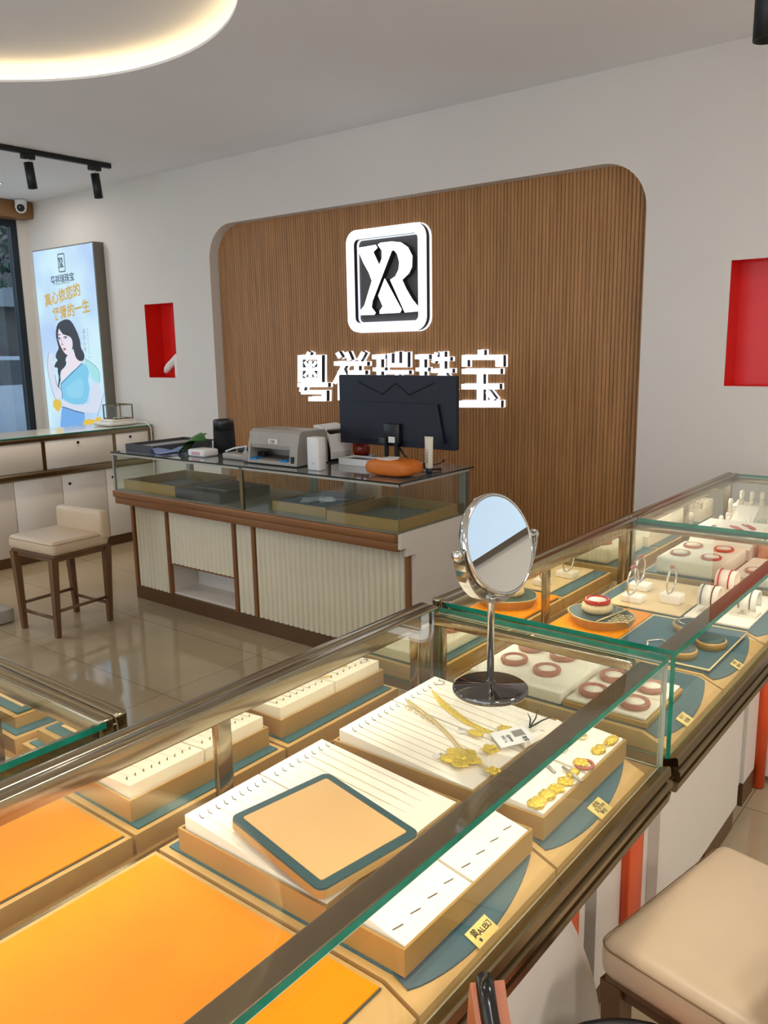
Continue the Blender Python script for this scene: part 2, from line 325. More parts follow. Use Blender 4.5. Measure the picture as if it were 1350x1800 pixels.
POST={'hair':[(-6.881,1.82),(-6.814,1.834),(-6.746,1.827),(-6.705,1.799),(-6.667,1.752),(-6.63,1.695),(-6.607,1.633),(-6.609,1.584),(-6.565,1.54),(-6.564,1.496),(-6.599,1.469),(-6.666,1.475),(-6.702,1.503),(-6.717,1.547),(-6.728,1.585),(-6.832,1.523),(-6.874,1.485),(-6.856,1.453),(-6.898,1.415),(-6.962,1.389),(-6.984,1.331),(-6.975,1.311),(-7.007,1.265),(-7.019,1.233),(-7.035,1.245),(-7.023,1.278),(-7.002,1.331),(-7.018,1.376),(-7.006,1.415),(-7.073,1.415),(-7.034,1.46),(-6.994,1.479),(-7.032,1.505),(-7.006,1.55),(-6.958,1.582),(-6.978,1.639),(-6.993,1.691),(-6.975,1.76),(-6.937,1.803)],'face':[(-6.927,1.759),(-6.908,1.733),(-6.871,1.707),(-6.826,1.697),(-6.77,1.686),(-6.733,1.66),(-6.73,1.61),(-6.749,1.567),(-6.795,1.536),(-6.832,1.523),(-6.865,1.536),(-6.901,1.568),(-6.93,1.607),(-6.948,1.639),(-6.955,1.671),(-6.955,1.703),(-6.939,1.74)],'neck':[(-6.819,1.529),(-6.743,1.567),(-6.714,1.535),(-6.687,1.485),(-6.612,1.459),(-6.674,1.428),(-6.784,1.39),(-6.9,1.331),(-6.968,1.286),(-6.972,1.331),(-6.961,1.383),(-6.886,1.415),(-6.85,1.453),(-6.862,1.485)],'arm':[(-7.135,1.548),(-7.164,1.487),(-7.181,1.395),(-7.17,1.316),(-7.131,1.191),(-7.093,1.126),(-7.006,1.135),(-6.978,1.155),(-6.985,1.22),(-7.035,1.245),(-7.054,1.278),(-7.066,1.35),(-7.073,1.415),(-7.09,1.486),(-7.054,1.551),(-7.093,1.538)],'forearm':[(-6.988,1.132),(-6.891,1.105),(-6.788,1.085),(-6.682,1.091),(-6.544,1.102),(-6.51,1.247),(-6.447,1.298),(-6.373,1.28),(-6.343,1.188),(-6.377,1.1),(-6.432,1.03),(-6.624,1.023),(-6.784,1.037),(-6.933,1.065),(-6.978,1.083)],'dress':[(-6.607,1.453),(-6.553,1.44),(-6.53,1.409),(-6.514,1.366),(-6.545,1.309),(-6.527,1.247),(-6.54,1.197),(-6.6,1.1),(-6.788,1.085),(-6.891,1.105),(-6.982,1.132),(-6.973,1.188),(-6.981,1.246),(-6.976,1.272),(-6.903,1.312),(-6.786,1.377),(-6.687,1.415)],'skirt':[(-7.0,1.062),(-6.935,1.055),(-6.796,1.033),(-6.637,1.016),(-6.645,0.964),(-6.676,0.911),(-6.633,0.894),(-6.637,0.868),(-6.985,0.831),(-7.066,0.861),(-7.036,0.962)],'sleeve':[(-6.562,1.487),(-6.498,1.471),(-6.415,1.434),(-6.371,1.397),(-6.354,1.367),(-6.361,1.287),(-6.408,1.261),(-6.467,1.31),(-6.515,1.36),(-6.534,1.416),(-6.579,1.453)],'flower1':[(-7.134,1.105),(-7.092,1.129),(-7.031,1.129),(-6.987,1.102),(-7.0,1.062),(-7.037,1.028),(-7.07,1.014),(-7.102,1.039),(-7.136,1.058)],'flower2':[(-6.674,0.924),(-6.634,0.958),(-6.564,0.971),(-6.475,0.965),(-6.438,0.992),(-6.382,0.994),(-6.37,0.963),(-6.423,0.942),(-6.394,0.911),(-6.43,0.897),(-6.47,0.927),(-6.561,0.916),(-6.631,0.907),(-6.666,0.899)],'flower3':[(-7.093,0.846),(-7.017,0.856),(-7.008,0.823),(-7.062,0.811),(-7.11,0.818)],'eyes':[(-6.938,1.664),(-6.83,1.672),(-6.864,1.574),(-6.893,1.613)],'rose':[(-6.308,1.201),(-6.408,1.043),(-6.448,0.997)],'t1':[(-6.869,2.364),(-6.719,2.362),(-6.732,2.253),(-6.863,2.254),(-6.981,2.228),(-6.6,2.224),(-6.607,2.177),(-6.98,2.176),(-6.982,2.16),(-6.6,2.161),(-7.132,2.06),(-7.055,1.963),(-6.5,2.095),(-6.517,2.018),(-7.062,1.952),(-6.98,1.856),(-6.397,1.991),(-6.415,1.909),(-6.478,1.749),(-6.41,1.752),(-6.414,1.605),(-6.53,1.601),(-6.47,1.579)]}
# ================================================================ setting
H = 2.88; WY = 4.2; WX0 = -7.5; WX1 = 3.0; WB = -3.5
b = B(); b.box(WX0 - 0.2, WX1 + 0.2, WB - 0.2, WY + 0.4, -0.1, 0); struct('floor', b, floor_m)
# back wall with its panel recess and two display niches
rec = [(-4.966, 0.0), (-1.649, 0.0)] + [p for p in rrect(-4.966, -1.649, 0.0, 2.44, 0.24, 10) if p[1] > 0.3]
n1 = [(-5.80, 1.333), (-5.428, 1.333), (-5.428, 1.916), (-5.80, 1.916)]
n2 = [(-1.225, 1.333), (-0.62, 1.333), (-0.62, 1.92), (-1.225, 1.92)]
outer = [(WX0, 0), (-4.966, 0)] + [p for p in reversed(rec[2:])] + [(-1.649, 0), (WX1, 0), (WX1, H), (WX0, H)]
b = B(); vs, fs = holed(outer, [n1, n2], lambda u, v: (u, WY, v)); b.add(vs, fs)
b.box(WX0, WX1, WY + 0.25, WY + 0.3, 0, H)
struct('wall_back', b, wall_m)
b = B(); ribbon(b, [(-4.966, 0)] + list(reversed(rec[2:])) + [(-1.649, 0)], lambda u, v: (u, WY, v), lambda u, v: (u, WY + 0.12, v), closed=False, smooth=True)
struct('trim_1', b, wall_m)
for i, nn in enumerate((n1, n2)):
    b = B(); ribbon(b, nn, lambda u, v: (u, WY, v), lambda u, v: (u, WY + 0.16, v))
    b.add([(u, WY + 0.16, v) for u, v in nn], [(0, 1, 2, 3)]); struct('trim_%d' % (i + 2), b, red_m)
# slatted wood panel inside the recess
b = B(); x = -4.966; pitch = 0.022
def topz(x):
    r = 0.24; d = min(x + 4.966, -1.649 - x)
    return 2.44 if d >= r else 2.44 - r + math.sqrt(max(0, r * r - (r - d) ** 2))
n = int((4.966 - 1.649) / pitch); pitch = (4.966 - 1.649) / n
prof = [(0.0, 0.0), (0.0015, -0.007), (0.006, -0.0105), (0.016, -0.0105), (0.0205, -0.007), (0.022, 0.0)]
vs = []; fs = []
for i in range(n):
    for dx, dy in prof:
        X = x + i * pitch + dx * pitch / 0.022
        vs += [(X, WY + 0.092 + dy, 0.0), (X, WY + 0.092 + dy, topz(min(max(X, -4.9655), -1.6495)))]
for i in range(len(vs) // 2 - 1): fs.append((2 * i, 2 * i + 2, 2 * i + 3, 2 * i + 1))
b.add(vs, fs)
b.prism([(u, v) for u, v in rec], WY + 0.093, WY + 0.118, 'xz')
solo('slat_panel', b, slat_m, 'tall brown fluted wood panel with rounded top corners recessed in the white wall', 'wall panel')
# ceiling with a round cove
cx, cy, cr = -3.38, 1.44, 1.25
circ = [(cx + cr * math.cos(2 * PI * i / 96), cy + cr * math.sin(2 * PI * i / 96)) for i in range(96)]
b = B(); vs, fs = holed([(WX0, WB), (WX1, WB), (WX1, WY), (WX0, WY)], [circ], lambda u, v: (u, v, H)); b.add(vs, fs)
b.box(WX0 - 0.2, WX1 + 0.2, WB, WY + 0.3, H + 0.34, H + 0.4)
struct('ceiling', b, ceil_m)
def ring(r, z): return [(cx + r * math.cos(2 * PI * i / 96), cy + r * math.sin(2 * PI * i / 96), z) for i in range(96)]
b = B(); loops = [ring(cr, H), ring(cr, H + 0.012), ring(cr + 0.10, H + 0.012), ring(cr + 0.10, H + 0.095)]
vs = sum(loops, []); fs = []
for j in range(3):
    for i in range(96): fs.append((j * 96 + i, j * 96 + (i + 1) % 96, (j + 1) * 96 + (i + 1) % 96, (j + 1) * 96 + i))
b.add(vs, fs, 0, False); b.add(ring(cr + 0.10, H + 0.095), [tuple(range(96))])
struct('trim_4', b, ceil_m)
b = B(); b.tube([(p[0], p[1], p[2]) for p in ring(cr + 0.06, H + 0.025)], 0.011, 6, closed=True)
solo('cove_light_strip', b, cove_m, 'warm glowing light strip tucked behind the lip of the round ceiling recess', 'light')
# window wall on the street side
b = B(); b.box(WX0 - 0.15, WX0, 4.12, WY + 0.3, 0, H); b.box(WX0 - 0.15, WX0, WB, 4.12, 0, 0.3); b.box(WX0 - 0.15, WX0, WB, 4.12, 2.74, H)
b.box(WX0 - 0.15, WX0, WB - 0.15, WB + 0.6, 0, H)
struct('wall_left', b, wall_m)
b = B(); b.rbox(WX0 - 0.02, WX0 + 0.16, WB + 0.2, 4.195, 2.735, H - 0.002, 0.01); struct('trim_5', b, M('soffit_wood', (140, 100, 58), 0.5, var=0.05, stretch=(8, 0.6, 8)))
wf = M('window_frame_metal', (44, 52, 58), 0.4, metal=0.4)
b = B(); b.box(WX0 - 0.09, WX0 - 0.02, 4.06, 4.12, 0.3, 2.74); b.box(WX0 - 0.09, WX0 - 0.02, WB + 0.6, 4.06, 0.3, 0.36); b.box(WX0 - 0.09, WX0 - 0.02, WB + 0.6, 4.06, 2.68, 2.74)
for y in (2.3, 0.4, -1.4): b.box(WX0 - 0.09, WX0 - 0.02, y - 0.03, y + 0.03, 0.36, 2.68)
w = struct('window_1', b, wf)
b = B(); b.box(WX0 - 0.06, WX0 - 0.052, WB + 0.6, 4.06, 0.36, 2.68); put('pane', b, GLASS('street_glass', (0.72, 0.76, 0.78, 1), 0.03, 0.2), w)
# right wall
b = B(); b.box(WX1, WX1 + 0.15, WB, WY + 0.3, 0, H); struct('wall_right', b, wall_m)
b = B(); b.box(WX0, WX0 + 2.2, WB - 0.15, WB, 0, H); b.box(WX1 - 0.8, WX1, WB - 0.15, WB, 0, H); b.box(WX0, WX1, WB - 0.15, WB, 2.5, H); struct('wall_front', b, wall_m)
b = B(); b.box(-1.64, WX1, WY - 0.012, WY, 0, 0.08); b.box(WX0, -4.97, WY - 0.012, WY, 0, 0.08); struct('baseboard_back', b, plinth_m)

# street outside the window
b = B(); b.box(-26, WX0 - 0.2, -10, 22, -0.3, -0.1); o = struct('street_ground', b, M('asphalt', (120, 118, 116), 0.9)); 
b = B(); b.box(-22.2, -22, -4, 22, -0.1, 5.0)
f = tag(put('shopfront_building', b, M('facade_grey', (92, 90, 90), 0.8, var=0.45, scale=1.2)), 'grey shopfront across the street seen through the window glass', 'building')
for i, (y0, y1, z0, z1, c) in enumerate(((9.5, 11.2, 0, 2.3, (110, 40, 36)), (12.0, 12.5, 0, 2.4, (150, 50, 44)), (7.6, 9.0, 0, 2.6, (70, 74, 80)))):
    b = B(); b.box(-21.99, -21.9, y0, y1, z0, z1); put('shop_door', b, M('shop_door_%d' % i, c, 0.5), f)
b = B(); b.box(-21.98, -21.6, 6, 14, 2.75, 3.25); put('awning', b, M('awning_white', (120, 128, 136), 0.6), f)
b = B()
for k in range(2600):
    a = random.uniform(0, 2 * PI); r = 2.0 * math.sqrt(random.random()); c0 = Vector((-17 + r * math.cos(a), 9.6 + r * 1.8 * math.sin(a), 4.4 + random.uniform(-1.5, 2.2))); q = random.uniform(0.07, 0.17)
    u = Vector((random.uniform(-1, 1), random.uniform(-1, 1), random.uniform(-1, 1))).normalized(); v = u.orthogonal().normalized()
    b.add([(c0 + u * q)[:], (c0 + v * q * 0.5)[:], (c0 - u * q)[:], (c0 - v * q * 0.5)[:]], [(0, 1, 2, 3)])
t = thing('street_tree', 'dark leafy tree outside the window above the parked car', 'tree', (-17, 9.6, -0.1))
put('crown', b, M('dark_foliage', (42, 66, 56), 0.7, var=0.7, scale=3), t)
b = B(); b.tube([(-17, 9.6, -0.1), (-17.05, 9.6, 2), (-17, 9.5, 4.2)], 0.16, 10); put('trunk', b, M('bark', (74, 62, 52), 0.9), t)
t = thing('parked_car', 'silver car parked on the street outside the window', 'car', (-13.5, 6.5, -0.1))
b = B(); prof = [(4.2, 0.25), (8.6, 0.25), (8.7, 0.7), (8.5, 0.95), (7.5, 1.05), (6.9, 1.5), (5.3, 1.52), (4.6, 1.05), (4.15, 0.95)]
b.prism(prof, -14.3, -12.7, 'yz'); put('body', b, M('silver_car_paint', (140, 150, 162), 0.25, metal=0.5), t)
b = B(); b.prism([(4.85, 1.06), (7.35, 1.06), (6.85, 1.44), (5.35, 1.46)], -12.7, -12.69, 'yz'); put('side_glass', b, M('car_glass', (30, 40, 48), 0.1), t)
for y in (5.1, 7.7):
    b = B(); b.lathe([(0.0, -0.1), (0.33, -0.1), (0.33, 0.1), (0.2, 0.11), (0, 0.11)], (-12.72, y, 0.23), 'x'); put('wheel', b, M('tyre', (40, 52, 84), 0.6), t)

# ceiling fittings
def downlight(x, y, label, power, size=0.5, spot=False):
    t = thing('ceiling_downlight', label, 'light', (x, y, H - 0.012))
    b = B(); b.lathe([(0.035, 0.012), (0.035, 0.004), (0.05, 0.0), (0.06, 0.004), (0.06, 0.012)], (x, y, H - 0.012), n=28); put('trim_ring', b, paper_m, t)
    b = B(); b.lathe([(0, 0.0), (0.036, 0.0)], (x, y, H - 0.007), n=24); put('diffuser', b, down_m, t)
    l = bpy.data.lights.new('downlight_lamp', 'AREA'); l.energy = power; l.shape = 'DISK'; l.size = size; l.color = (1, 0.95, 0.89)
    o = bpy.data.objects.new('downlight_lamp', l); COL.objects.link(o); o.location = (x, y, H - 0.03)
downlight(-6.70, 3.53, 'small bright downlight in the ceiling near the window corner', 6, 0.3)
for x, y, p, nm in ((1.2, 2.0, 44, 'over the customer aisle'), (1.6, -0.6, 40, 'near the shop front'), (-1.6, -1.6, 14, 'over the near floor'), (-5.2, -0.8, 14, 'over the far customer floor'), (-5.9, 1.2, 15, 'over the stool')):  # unseen downlights added for the general light of the room
    downlight(x, y, 'round ceiling downlight added out of view ' + nm, p, 0.5)

def spot_head(root_name, label, x, y, z, tilt=0.0, L=0.135, r=0.03):
    t = thing('track_spotlight', label, 'spotlight', (x, y, z))
    b = B(); b.rbox(x - 0.02, x + 0.02, y - 0.045, y + 0.045, z - 0.03, z, 0.004); put('adapter', b, black_m, t)
    b = B(); b.cyl((x, y, z), 0.008, -0.055, -0.03); put('swivel', b, paper_m, t)
    R = Matrix.Rotation(tilt, 3, 'X')
    b = B(); b.lathe([(0.0, 0.0), (r, 0.0), (r, -L), (r - 0.004, -L - 0.001), (r - 0.006, -L + 0.02), (0, -L + 0.02)], (x, y, z - 0.05), rot=R); put('lamp_barrel', b, black_m, t)
    return t
tx = -5.48
b = B(); b.rbox(tx - 0.018, tx + 0.018, 2.2, 3.76, H - 0.034, H - 0.002, 0.003)
solo('light_track', b, black_m, 'black ceiling light track carrying the two small spotlights', 'light track')
spot_head('s', 'black track spotlight at the window end of the ceiling track', tx, 3.13, H - 0.035, 0.1, 0.165)
spot_head('s', 'black track spotlight next to the wall end of the ceiling track', tx, 3.63, H - 0.035, 0.1, 0.165)
for y, pw in ((3.13, 42), (3.63, 34)):
    l = bpy.data.lights.new('track_lamp', 'SPOT'); l.energy = pw; l.spot_size = math.radians(58); l.spot_blend = 0.8; l.color = (1, 0.84, 0.66); l.shadow_soft_size = 0.04
    o = bpy.data.objects.new('track_lamp', l); COL.objects.link(o); o.location = (tx + 0.0, y + 0.02, H - 0.27); o.rotation_euler = (math.radians(-4), math.radians(6), 0)
# large spotlight at the right picture edge and its track
tx2 = -0.80
b = B(); b.rbox(tx2 - 0.018, tx2 + 0.018, 0.1, 3.3, H - 0.04, H - 0.002, 0.003)
solo('light_track', b, black_m, 'black ceiling light track above the glass display cases', 'light track')
# ================================================================ wall sign
FY = 4.232; BY = WY + 0.092 - 0.0105
def sign_thing(name, label, polys, halo=0.003):
    pts = [p for q in polys for p in q]; cxm = sum(p[0] for p in pts) / len(pts); zmin = min(p[1] for p in pts)
    t = thing(name, label, 'sign', (cxm, BY, zmin))
    b = B(); r = B(); h = B()
    def grow(q, d):
        c0 = sum(p[0] for p in q) / len(q); c1 = sum(p[1] for p in q) / len(q)
        return q
    for k, q in enumerate(polys):
        e = 0.00015 * k
        b.prism(q, FY - 0.004 - e, FY, 'xz'); r.prism(q, FY, FY + 0.032 - e, 'xz')
        # glowing rear layer, slightly larger than the face
        area = sum(q[i][0] * q[(i + 1) % len(q)][1] - q[(i + 1) % len(q)][0] * q[i][1] for i in range(len(q)))
        sg = 1 if area > 0 else -1; n = len(q); g = []
        for i in range(n):
            p0 = Vector(q[i - 1]); p1 = Vector(q[i]); p2 = Vector(q[(i + 1) % n])
            d1 = (p1 - p0).normalized(); d2 = (p2 - p1).normalized()
            nn = Vector((d1.y + d2.y, -d1.x - d2.x)) * sg
            if nn.length > 1e-6: nn.normalize()
            k2 = min(1.6, 1 / max(0.4, nn.dot(Vector((d1.y, -d1.x)) * sg)))
            g.append(tuple(p1 + nn * halo * k2 * 0.7))
        h.prism(g, FY + 0.032 + e, BY - 0.001, 'xz')
    put('face', b, sign_m, t); put('return', r, M('sign_return', (40, 42, 46), 0.3), t); put('backlight', h, halo_m, t)
    return t
ringo = rrect(-3.65, -3.013, 1.645, 2.282, 0.085, 8); ringi = rrect(-3.586, -3.075, 1.702, 2.225, 0.035, 8)
t = thing('sign_emblem', 'large glowing white rounded square emblem enclosing two interlocked letters', 'sign', (-3.33, BY, 1.645))
def frame(b, o, i, y0, y1):
    n = len(o)
    vs = [(u, y0, v) for u, v in o] + [(u, y0, v) for u, v in i] + [(u, y1, v) for u, v in o] + [(u, y1, v) for u, v in i]
    fs = []
    for k in range(n):
        j = (k + 1) % n
        fs += [(k, j, n + j, n + k), (2 * n + k, 3 * n + k, 3 * n + j, 2 * n + j), (k, 2 * n + k, 2 * n + j, j), (n + k, n + j, 3 * n + j, 3 * n + k)]
    b.add(vs, fs)
b = B(); frame(b, ringo, ringi, FY - 0.004, FY); put('border_face', b, sign_m, t)
rm = M('emblem_return', (40, 42, 46), 0.3)
b = B(); frame(b, ringo, ringi, FY, FY + 0.032); put('border_return', b, rm, t)
b = B(); frame(b, rrect(-3.655, -3.008, 1.640, 2.287, 0.09, 8), rrect(-3.581, -3.08, 1.707, 2.220, 0.03, 8), FY + 0.032, BY - 0.001); put('backlight', b, halo_m, t)
b = B(); b.prism(SIGN['A'], FY - 0.004, FY, 'xz'); b.prism(SIGN['Bf'], FY - 0.004, FY, 'xz'); put('letter_face', b, sign_m, t)
b = B(); b.prism(SIGN['A'], FY, BY - 0.002, 'xz'); b.prism(SIGN['Bf'], FY, BY - 0.002, 'xz'); put('letter_return', b, rm, t)
b = B(); b.prism(ringi, BY - 0.004, BY - 0.002, 'xz'); put('back_plate', b, M('emblem_plate', (96, 92, 92), 0.5), t)
for k, lab in (('yue', 'first glowing white character of the sign, the one nearest the window'), ('xiang', 'second glowing white character of the sign, partly behind the monitor corner'),
               ('rui', 'third glowing white character of the sign, cut off by the monitor top below the emblem'), ('zhu', 'fourth glowing white character of the sign, above the right half of the monitor'),
               ('bao', 'fifth glowing white character of the sign, fully visible beside the monitor')):
    sign_thing('sign_character', lab, SIGN[k])

# ================================================================ light box poster
PY = 4.1
t = thing('poster_lightbox', 'tall lit advertising lightbox of a woman in a blue dress beside the window', 'poster', (-6.78, 4.15, 0.0))
fr = M('lightbox_frame', (122, 116, 104), 0.4, metal=0.5)
b = B(); b.box(-7.262, -6.30, PY + 0.004, WY - 0.001, 0.0, 2.444); put('housing', b, fr, t)
PCOL = {'bg': (196, 222, 250), 'ink': (34, 36, 50), 'navy': (60, 76, 110), 'gold': (204, 166, 60), 'hair': (26, 24, 34), 'skin': (236, 226, 236), 'skin2': (214, 222, 240), 'dress': (122, 200, 236),
        'dress2': (110, 170, 232), 'sleeve': (164, 226, 232), 'lip': (150, 70, 90), 'flower': (228, 190, 50), 'line': (120, 134, 160), 'hl': (140, 210, 238)}
keys = list(PCOL); pm = []
for k in keys:
    m = EM('print_' + k, PCOL[k], 1.0)
    m.node_tree.nodes['Principled BSDF'].inputs['Base Color'].default_value = (0.03, 0.03, 0.03, 1); pm.append(m)
# the printed background shades from pale blue to a lighter centre
nt = pm[0].node_tree; p = nt.nodes['Principled BSDF']
tc = nt.nodes.new('ShaderNodeTexCoord'); nz = nt.nodes.new('ShaderNodeTexNoise'); nz.inputs['Scale'].default_value = 1.6
nt.links.new(tc.outputs['Object'], nz.inputs['Vector']); rp = nt.nodes.new('ShaderNodeValToRGB')
rp.color_ramp.elements[0].color = lin((172, 200, 244)); rp.color_ramp.elements[1].color = lin((206, 240, 250)); rp.color_ramp.elements[0].position = .35; rp.color_ramp.elements[1].position = .62
nt.links.new(nz.outputs['Fac'], rp.inputs['Fac']); nt.links.new(rp.outputs['Color'], p.inputs['Emission Color'])
K = {k: i for i, k in enumerate(keys)}
b = B(); lay = [0]
def flat(poly, k):
    lay[0] += 1; y = PY - 0.0003 * lay[0]
    b.add([(u, y, v) for u, v in poly], [tuple(range(len(poly)))], K[k])
def stroke(pts, w, k):
    lay[0] += 1; y = PY - 0.0003 * lay[0]
    for i in range(len(pts) - 1):
        a = Vector(pts[i]); c = Vector(pts[i + 1]); d = (c - a).normalized(); nn = Vector((-d.y, d.x)) * w / 2
        b.add([(q.x, y, q.y) for q in (a + nn, c + nn, c - nn, a - nn)], [(0, 1, 2, 3)], K[k])
def smoothp(pts, it=2):
    for _ in range(it):
        o = []
        for i in range(len(pts)):
            p0 = pts[i]; p1 = pts[(i + 1) % len(pts)]
            o += [(p0[0] * .75 + p1[0] * .25, p0[1] * .75 + p1[1] * .25), (p0[0] * .25 + p1[0] * .75, p0[1] * .25 + p1[1] * .75)]
        pts = o
    return pts
b.add([(-7.25, PY, 0.41), (-6.31, PY, 0.41), (-6.31, PY, 2.434), (-7.25, PY, 2.434)], [(0, 1, 2, 3)], 0)
D = POST
flat(smoothp(D['sleeve']), 'sleeve'); flat(smoothp(D['arm']), 'skin2'); flat(smoothp(D['neck'], 1), 'skin'); flat(smoothp(D['skirt'], 1), 'dress2'); flat(smoothp(D['dress'], 1), 'dress')
fa = smoothp(D['forearm'], 1); flat(fa, 'skin2')
hp = smoothp(D['hair'], 1); flat(hp, 'hair'); flat(smoothp(D['face']), 'skin')
stroke([D['arm'][i] for i in (0, 1, 2, 3, 4, 5)], 0.007, 'line'); stroke([D['arm'][i] for i in (8, 9, 10, 11)], 0.006, 'ink')
stroke([D['dress'][i] for i in (0, 13, 12, 11, 10)], 0.008, 'navy'); stroke([D['skirt'][i] for i in (0, 1, 2, 3)], 0.008, 'navy'); stroke([D['sleeve'][i] for i in (0, 1, 2, 3, 4, 5)], 0.005, 'line')
stroke(D['rose'], 0.006, 'line'); flat([(x * .6 + (-6.75) * .4, z * .5 + 1.2 * .5) for x, z in smoothp(D['dress'], 1)], 'hl')
e = D['eyes']
for q, w in ((e[0], 0.03), (e[1], 0.035)):
    flat(smoothp([(q[0] - w, q[1]), (q[0], q[1] + .016), (q[0] + w, q[1] + .002), (q[0], q[1] - .012)]), 'skin2'); flat(smoothp([(q[0] - .014, q[1]), (q[0], q[1] + .014), (q[0] + .012, q[1]), (q[0], q[1] - .012)]), 'ink'); stroke([(q[0] - w, q[1] + .002), (q[0] - .004, q[1] + .016), (q[0] + w, q[1] + .004)], 0.007, 'ink'); stroke([(q[0] - w * 1.2, q[1] + .035), (q[0] + w, q[1] + .04)], 0.008, 'ink')
stroke([(e[3][0] - .01, e[3][1] + .01), (e[3][0] + .02, e[3][1])], 0.008, 'lip')
flat(smoothp([(e[2][0] - .026, e[2][1] + .008), (e[2][0], e[2][1] + .012), (e[2][0] + .034, e[2][1] + .009), (e[2][0] + .006, e[2][1] - .014)]), 'lip')
stroke([(e[0][0] + .045, e[0][1]), (e[3][0] + .005, e[3][1] + .01)], 0.006, 'line')
for k in ('flower1', 'flower2', 'flower3'): flat(D[k], 'flower')
T = D['t1']
def ptext(s, size, u, v, k, ang=0.0, bold=0.0):
    lay[0] += 1; b.text(s, size, (u, PY - 0.0003 * lay[0], v), (math.cos(ang), 0, math.sin(ang)), (-math.sin(ang), 0, math.cos(ang)), K[k], bold=bold)
lx = (T[0][0] + T[1][0]) / 2; lz = (T[0][1] + T[3][1]) / 2; w = 0.055
for o_, i_ in ((rrect(lx - w, lx + w, lz - .078, lz + .078, .016), rrect(lx - w + .009, lx + w - .009, lz - .069, lz + .069, .01)),):
    y = PY - 0.0012; n = len(o_)
    b.add([(u, y, v) for u, v in o_] + [(u, y, v) for u, v in i_], [(k, (k + 1) % n, n + (k + 1) % n, n + k) for k in range(n)], K['ink'])
sx = 0.10 / 0.637
for q in (SIGN['A'], SIGN['Bf']): flat([(lx + (u + 3.33) * sx, lz + (v - 1.964) * sx * 1.25) for u, v in q], 'ink')
cx1 = (T[4][0] + T[5][0]) / 2; cz1 = (T[4][1] + T[6][1]) / 2
ptext('粤祥瑞珠宝', 0.075, cx1, cz1 - .03, 'navy', 0.04, 0.0015)
ptext('YUEXIANGRUI JEWELRY', 0.022, cx1, (T[8][1] + T[9][1]) / 2 - .025, 'navy', 0.04)
ptext('真心依恋的', 0.118, (T[10][0] + T[12][0]) / 2, (T[10][1] + T[13][1]) / 2 - .008, 'gold', 0.13, 0.003)
ptext('择爱的一生', 0.118, (T[14][0] + T[16][0]) / 2 + .03, (T[15][1] + T[16][1]) / 2 - .026, 'gold', 0.10, 0.003)
vx = T[18][0]; vz = T[18][1]
for k, ch in enumerate('遇见心动'): ptext(ch, 0.042, vx - .05, vz - .03 - k * .05, 'line')
for k, ch in enumerate('美好的时光从这里开始'): ptext(ch, 0.018, vx + .01, vz - .01 - k * .026, 'line')
put('printed_panel', b, pm, t, recalc=False)

# security camera under the ceiling beside the wood soffit
t = thing('security_camera', 'small white dome security camera on the wood soffit above the window', 'camera', (-7.28, 4.05, 2.82))
b = B(); b.lathe([(0.0, 0.05), (0.05, 0.05), (0.05, 0.02), (0.046, 0.0), (0.02, 0)], (-7.28, 4.05, 2.825)); put('mount', b, paper_m, t)
b = B(); b.lathe([(0, -0.055), (0.02, -0.052), (0.04, -0.035), (0.05, 0.0), (0.045, 0.03), (0, 0.045)], (-7.265, 4.04, 2.815)); put('housing', b, paper_m, t)
R = Vector((0.82, -0.5, -0.28)).to_track_quat('Z', 'Y').to_matrix()
b = B(); b.lathe([(0, 0.057), (0.018, 0.056), (0.03, 0.048), (0.033, 0.038), (0.0, 0.03)], (-7.265, 4.04, 2.812), rot=R); put('lens', b, blackp_m, t)

# white foam piece in the left niche
t = B(); pts = []
for i in range(9):
    s = i / 8; pts.append((-5.66 + 0.19 * s, 4.262, 1.375 + 0.13 * s ** 0.8))
t.tube(pts, 0.03, 12, taper=[0.6, 0.95, 1.05, 1.05, 1.0, 1.0, 1.05, 1.1, 1.0]); t.box(-5.5, -5.44, 4.23, 4.29, 1.333, 1.5)
solo('bent_display_stand', t, cone_m, 'white bent display piece leaning in the small red wall niche', 'display stand')
# ================================================================ storage counter under the window
CX = -5.8; CB = -6.285; Y0 = 1.1; Y1 = 4.18
t = thing('storage_counter', 'long white drawer counter with bronze trim standing in front of the street window', 'counter', (-6.1, 2.9, 0))
b = B(); b.box(CB, CX - 0.002, Y0, Y1, 0.08, 0.905); put('carcass', b, white_m, t)
b = B(); b.box(CB + 0.03, CX - 0.03, Y0, Y1, 0.0, 0.08); put('plinth', b, plinth_m, t)
b = B()
b.rbox(CX - 0.03, CX + 0.016, Y0, Y1, 0.905, 0.938, 0.004); b.rbox(CX - 0.03, CX + 0.03, Y0, Y1, 0.635, 0.685, 0.012)
b.box(CX - 0.01, CX + 0.008, Y1 - 0.03, Y1, 0.685, 0.905)
ds = [1.16, 1.78, 2.45, 3.21, 3.815, 4.15]
for y in ds[1:-1]: b.box(CX - 0.01, CX + 0.008, y - 0.014, y + 0.014, 0.685, 0.905)
put('bronze_trim', b, bronze2_m, t)
for i in range(len(ds) - 1):
    b = B(); b.rbox(CX - 0.004, CX + 0.012, ds[i] + 0.016, ds[i + 1] - 0.016, 0.69, 0.9, 0.003, 1); d = put('drawer', b, white_m, t)
    b = B(); b.cyl((CX + 0.012, (ds[i] + ds[i + 1]) / 2 - 0.02, 0.868), 0.011, -0.002, 0.006, 'x', 18); put('lock', b, blackp_m, d)
dd = [1.2, 1.75, 2.3, 2.955, 3.335, 3.714, 4.17]
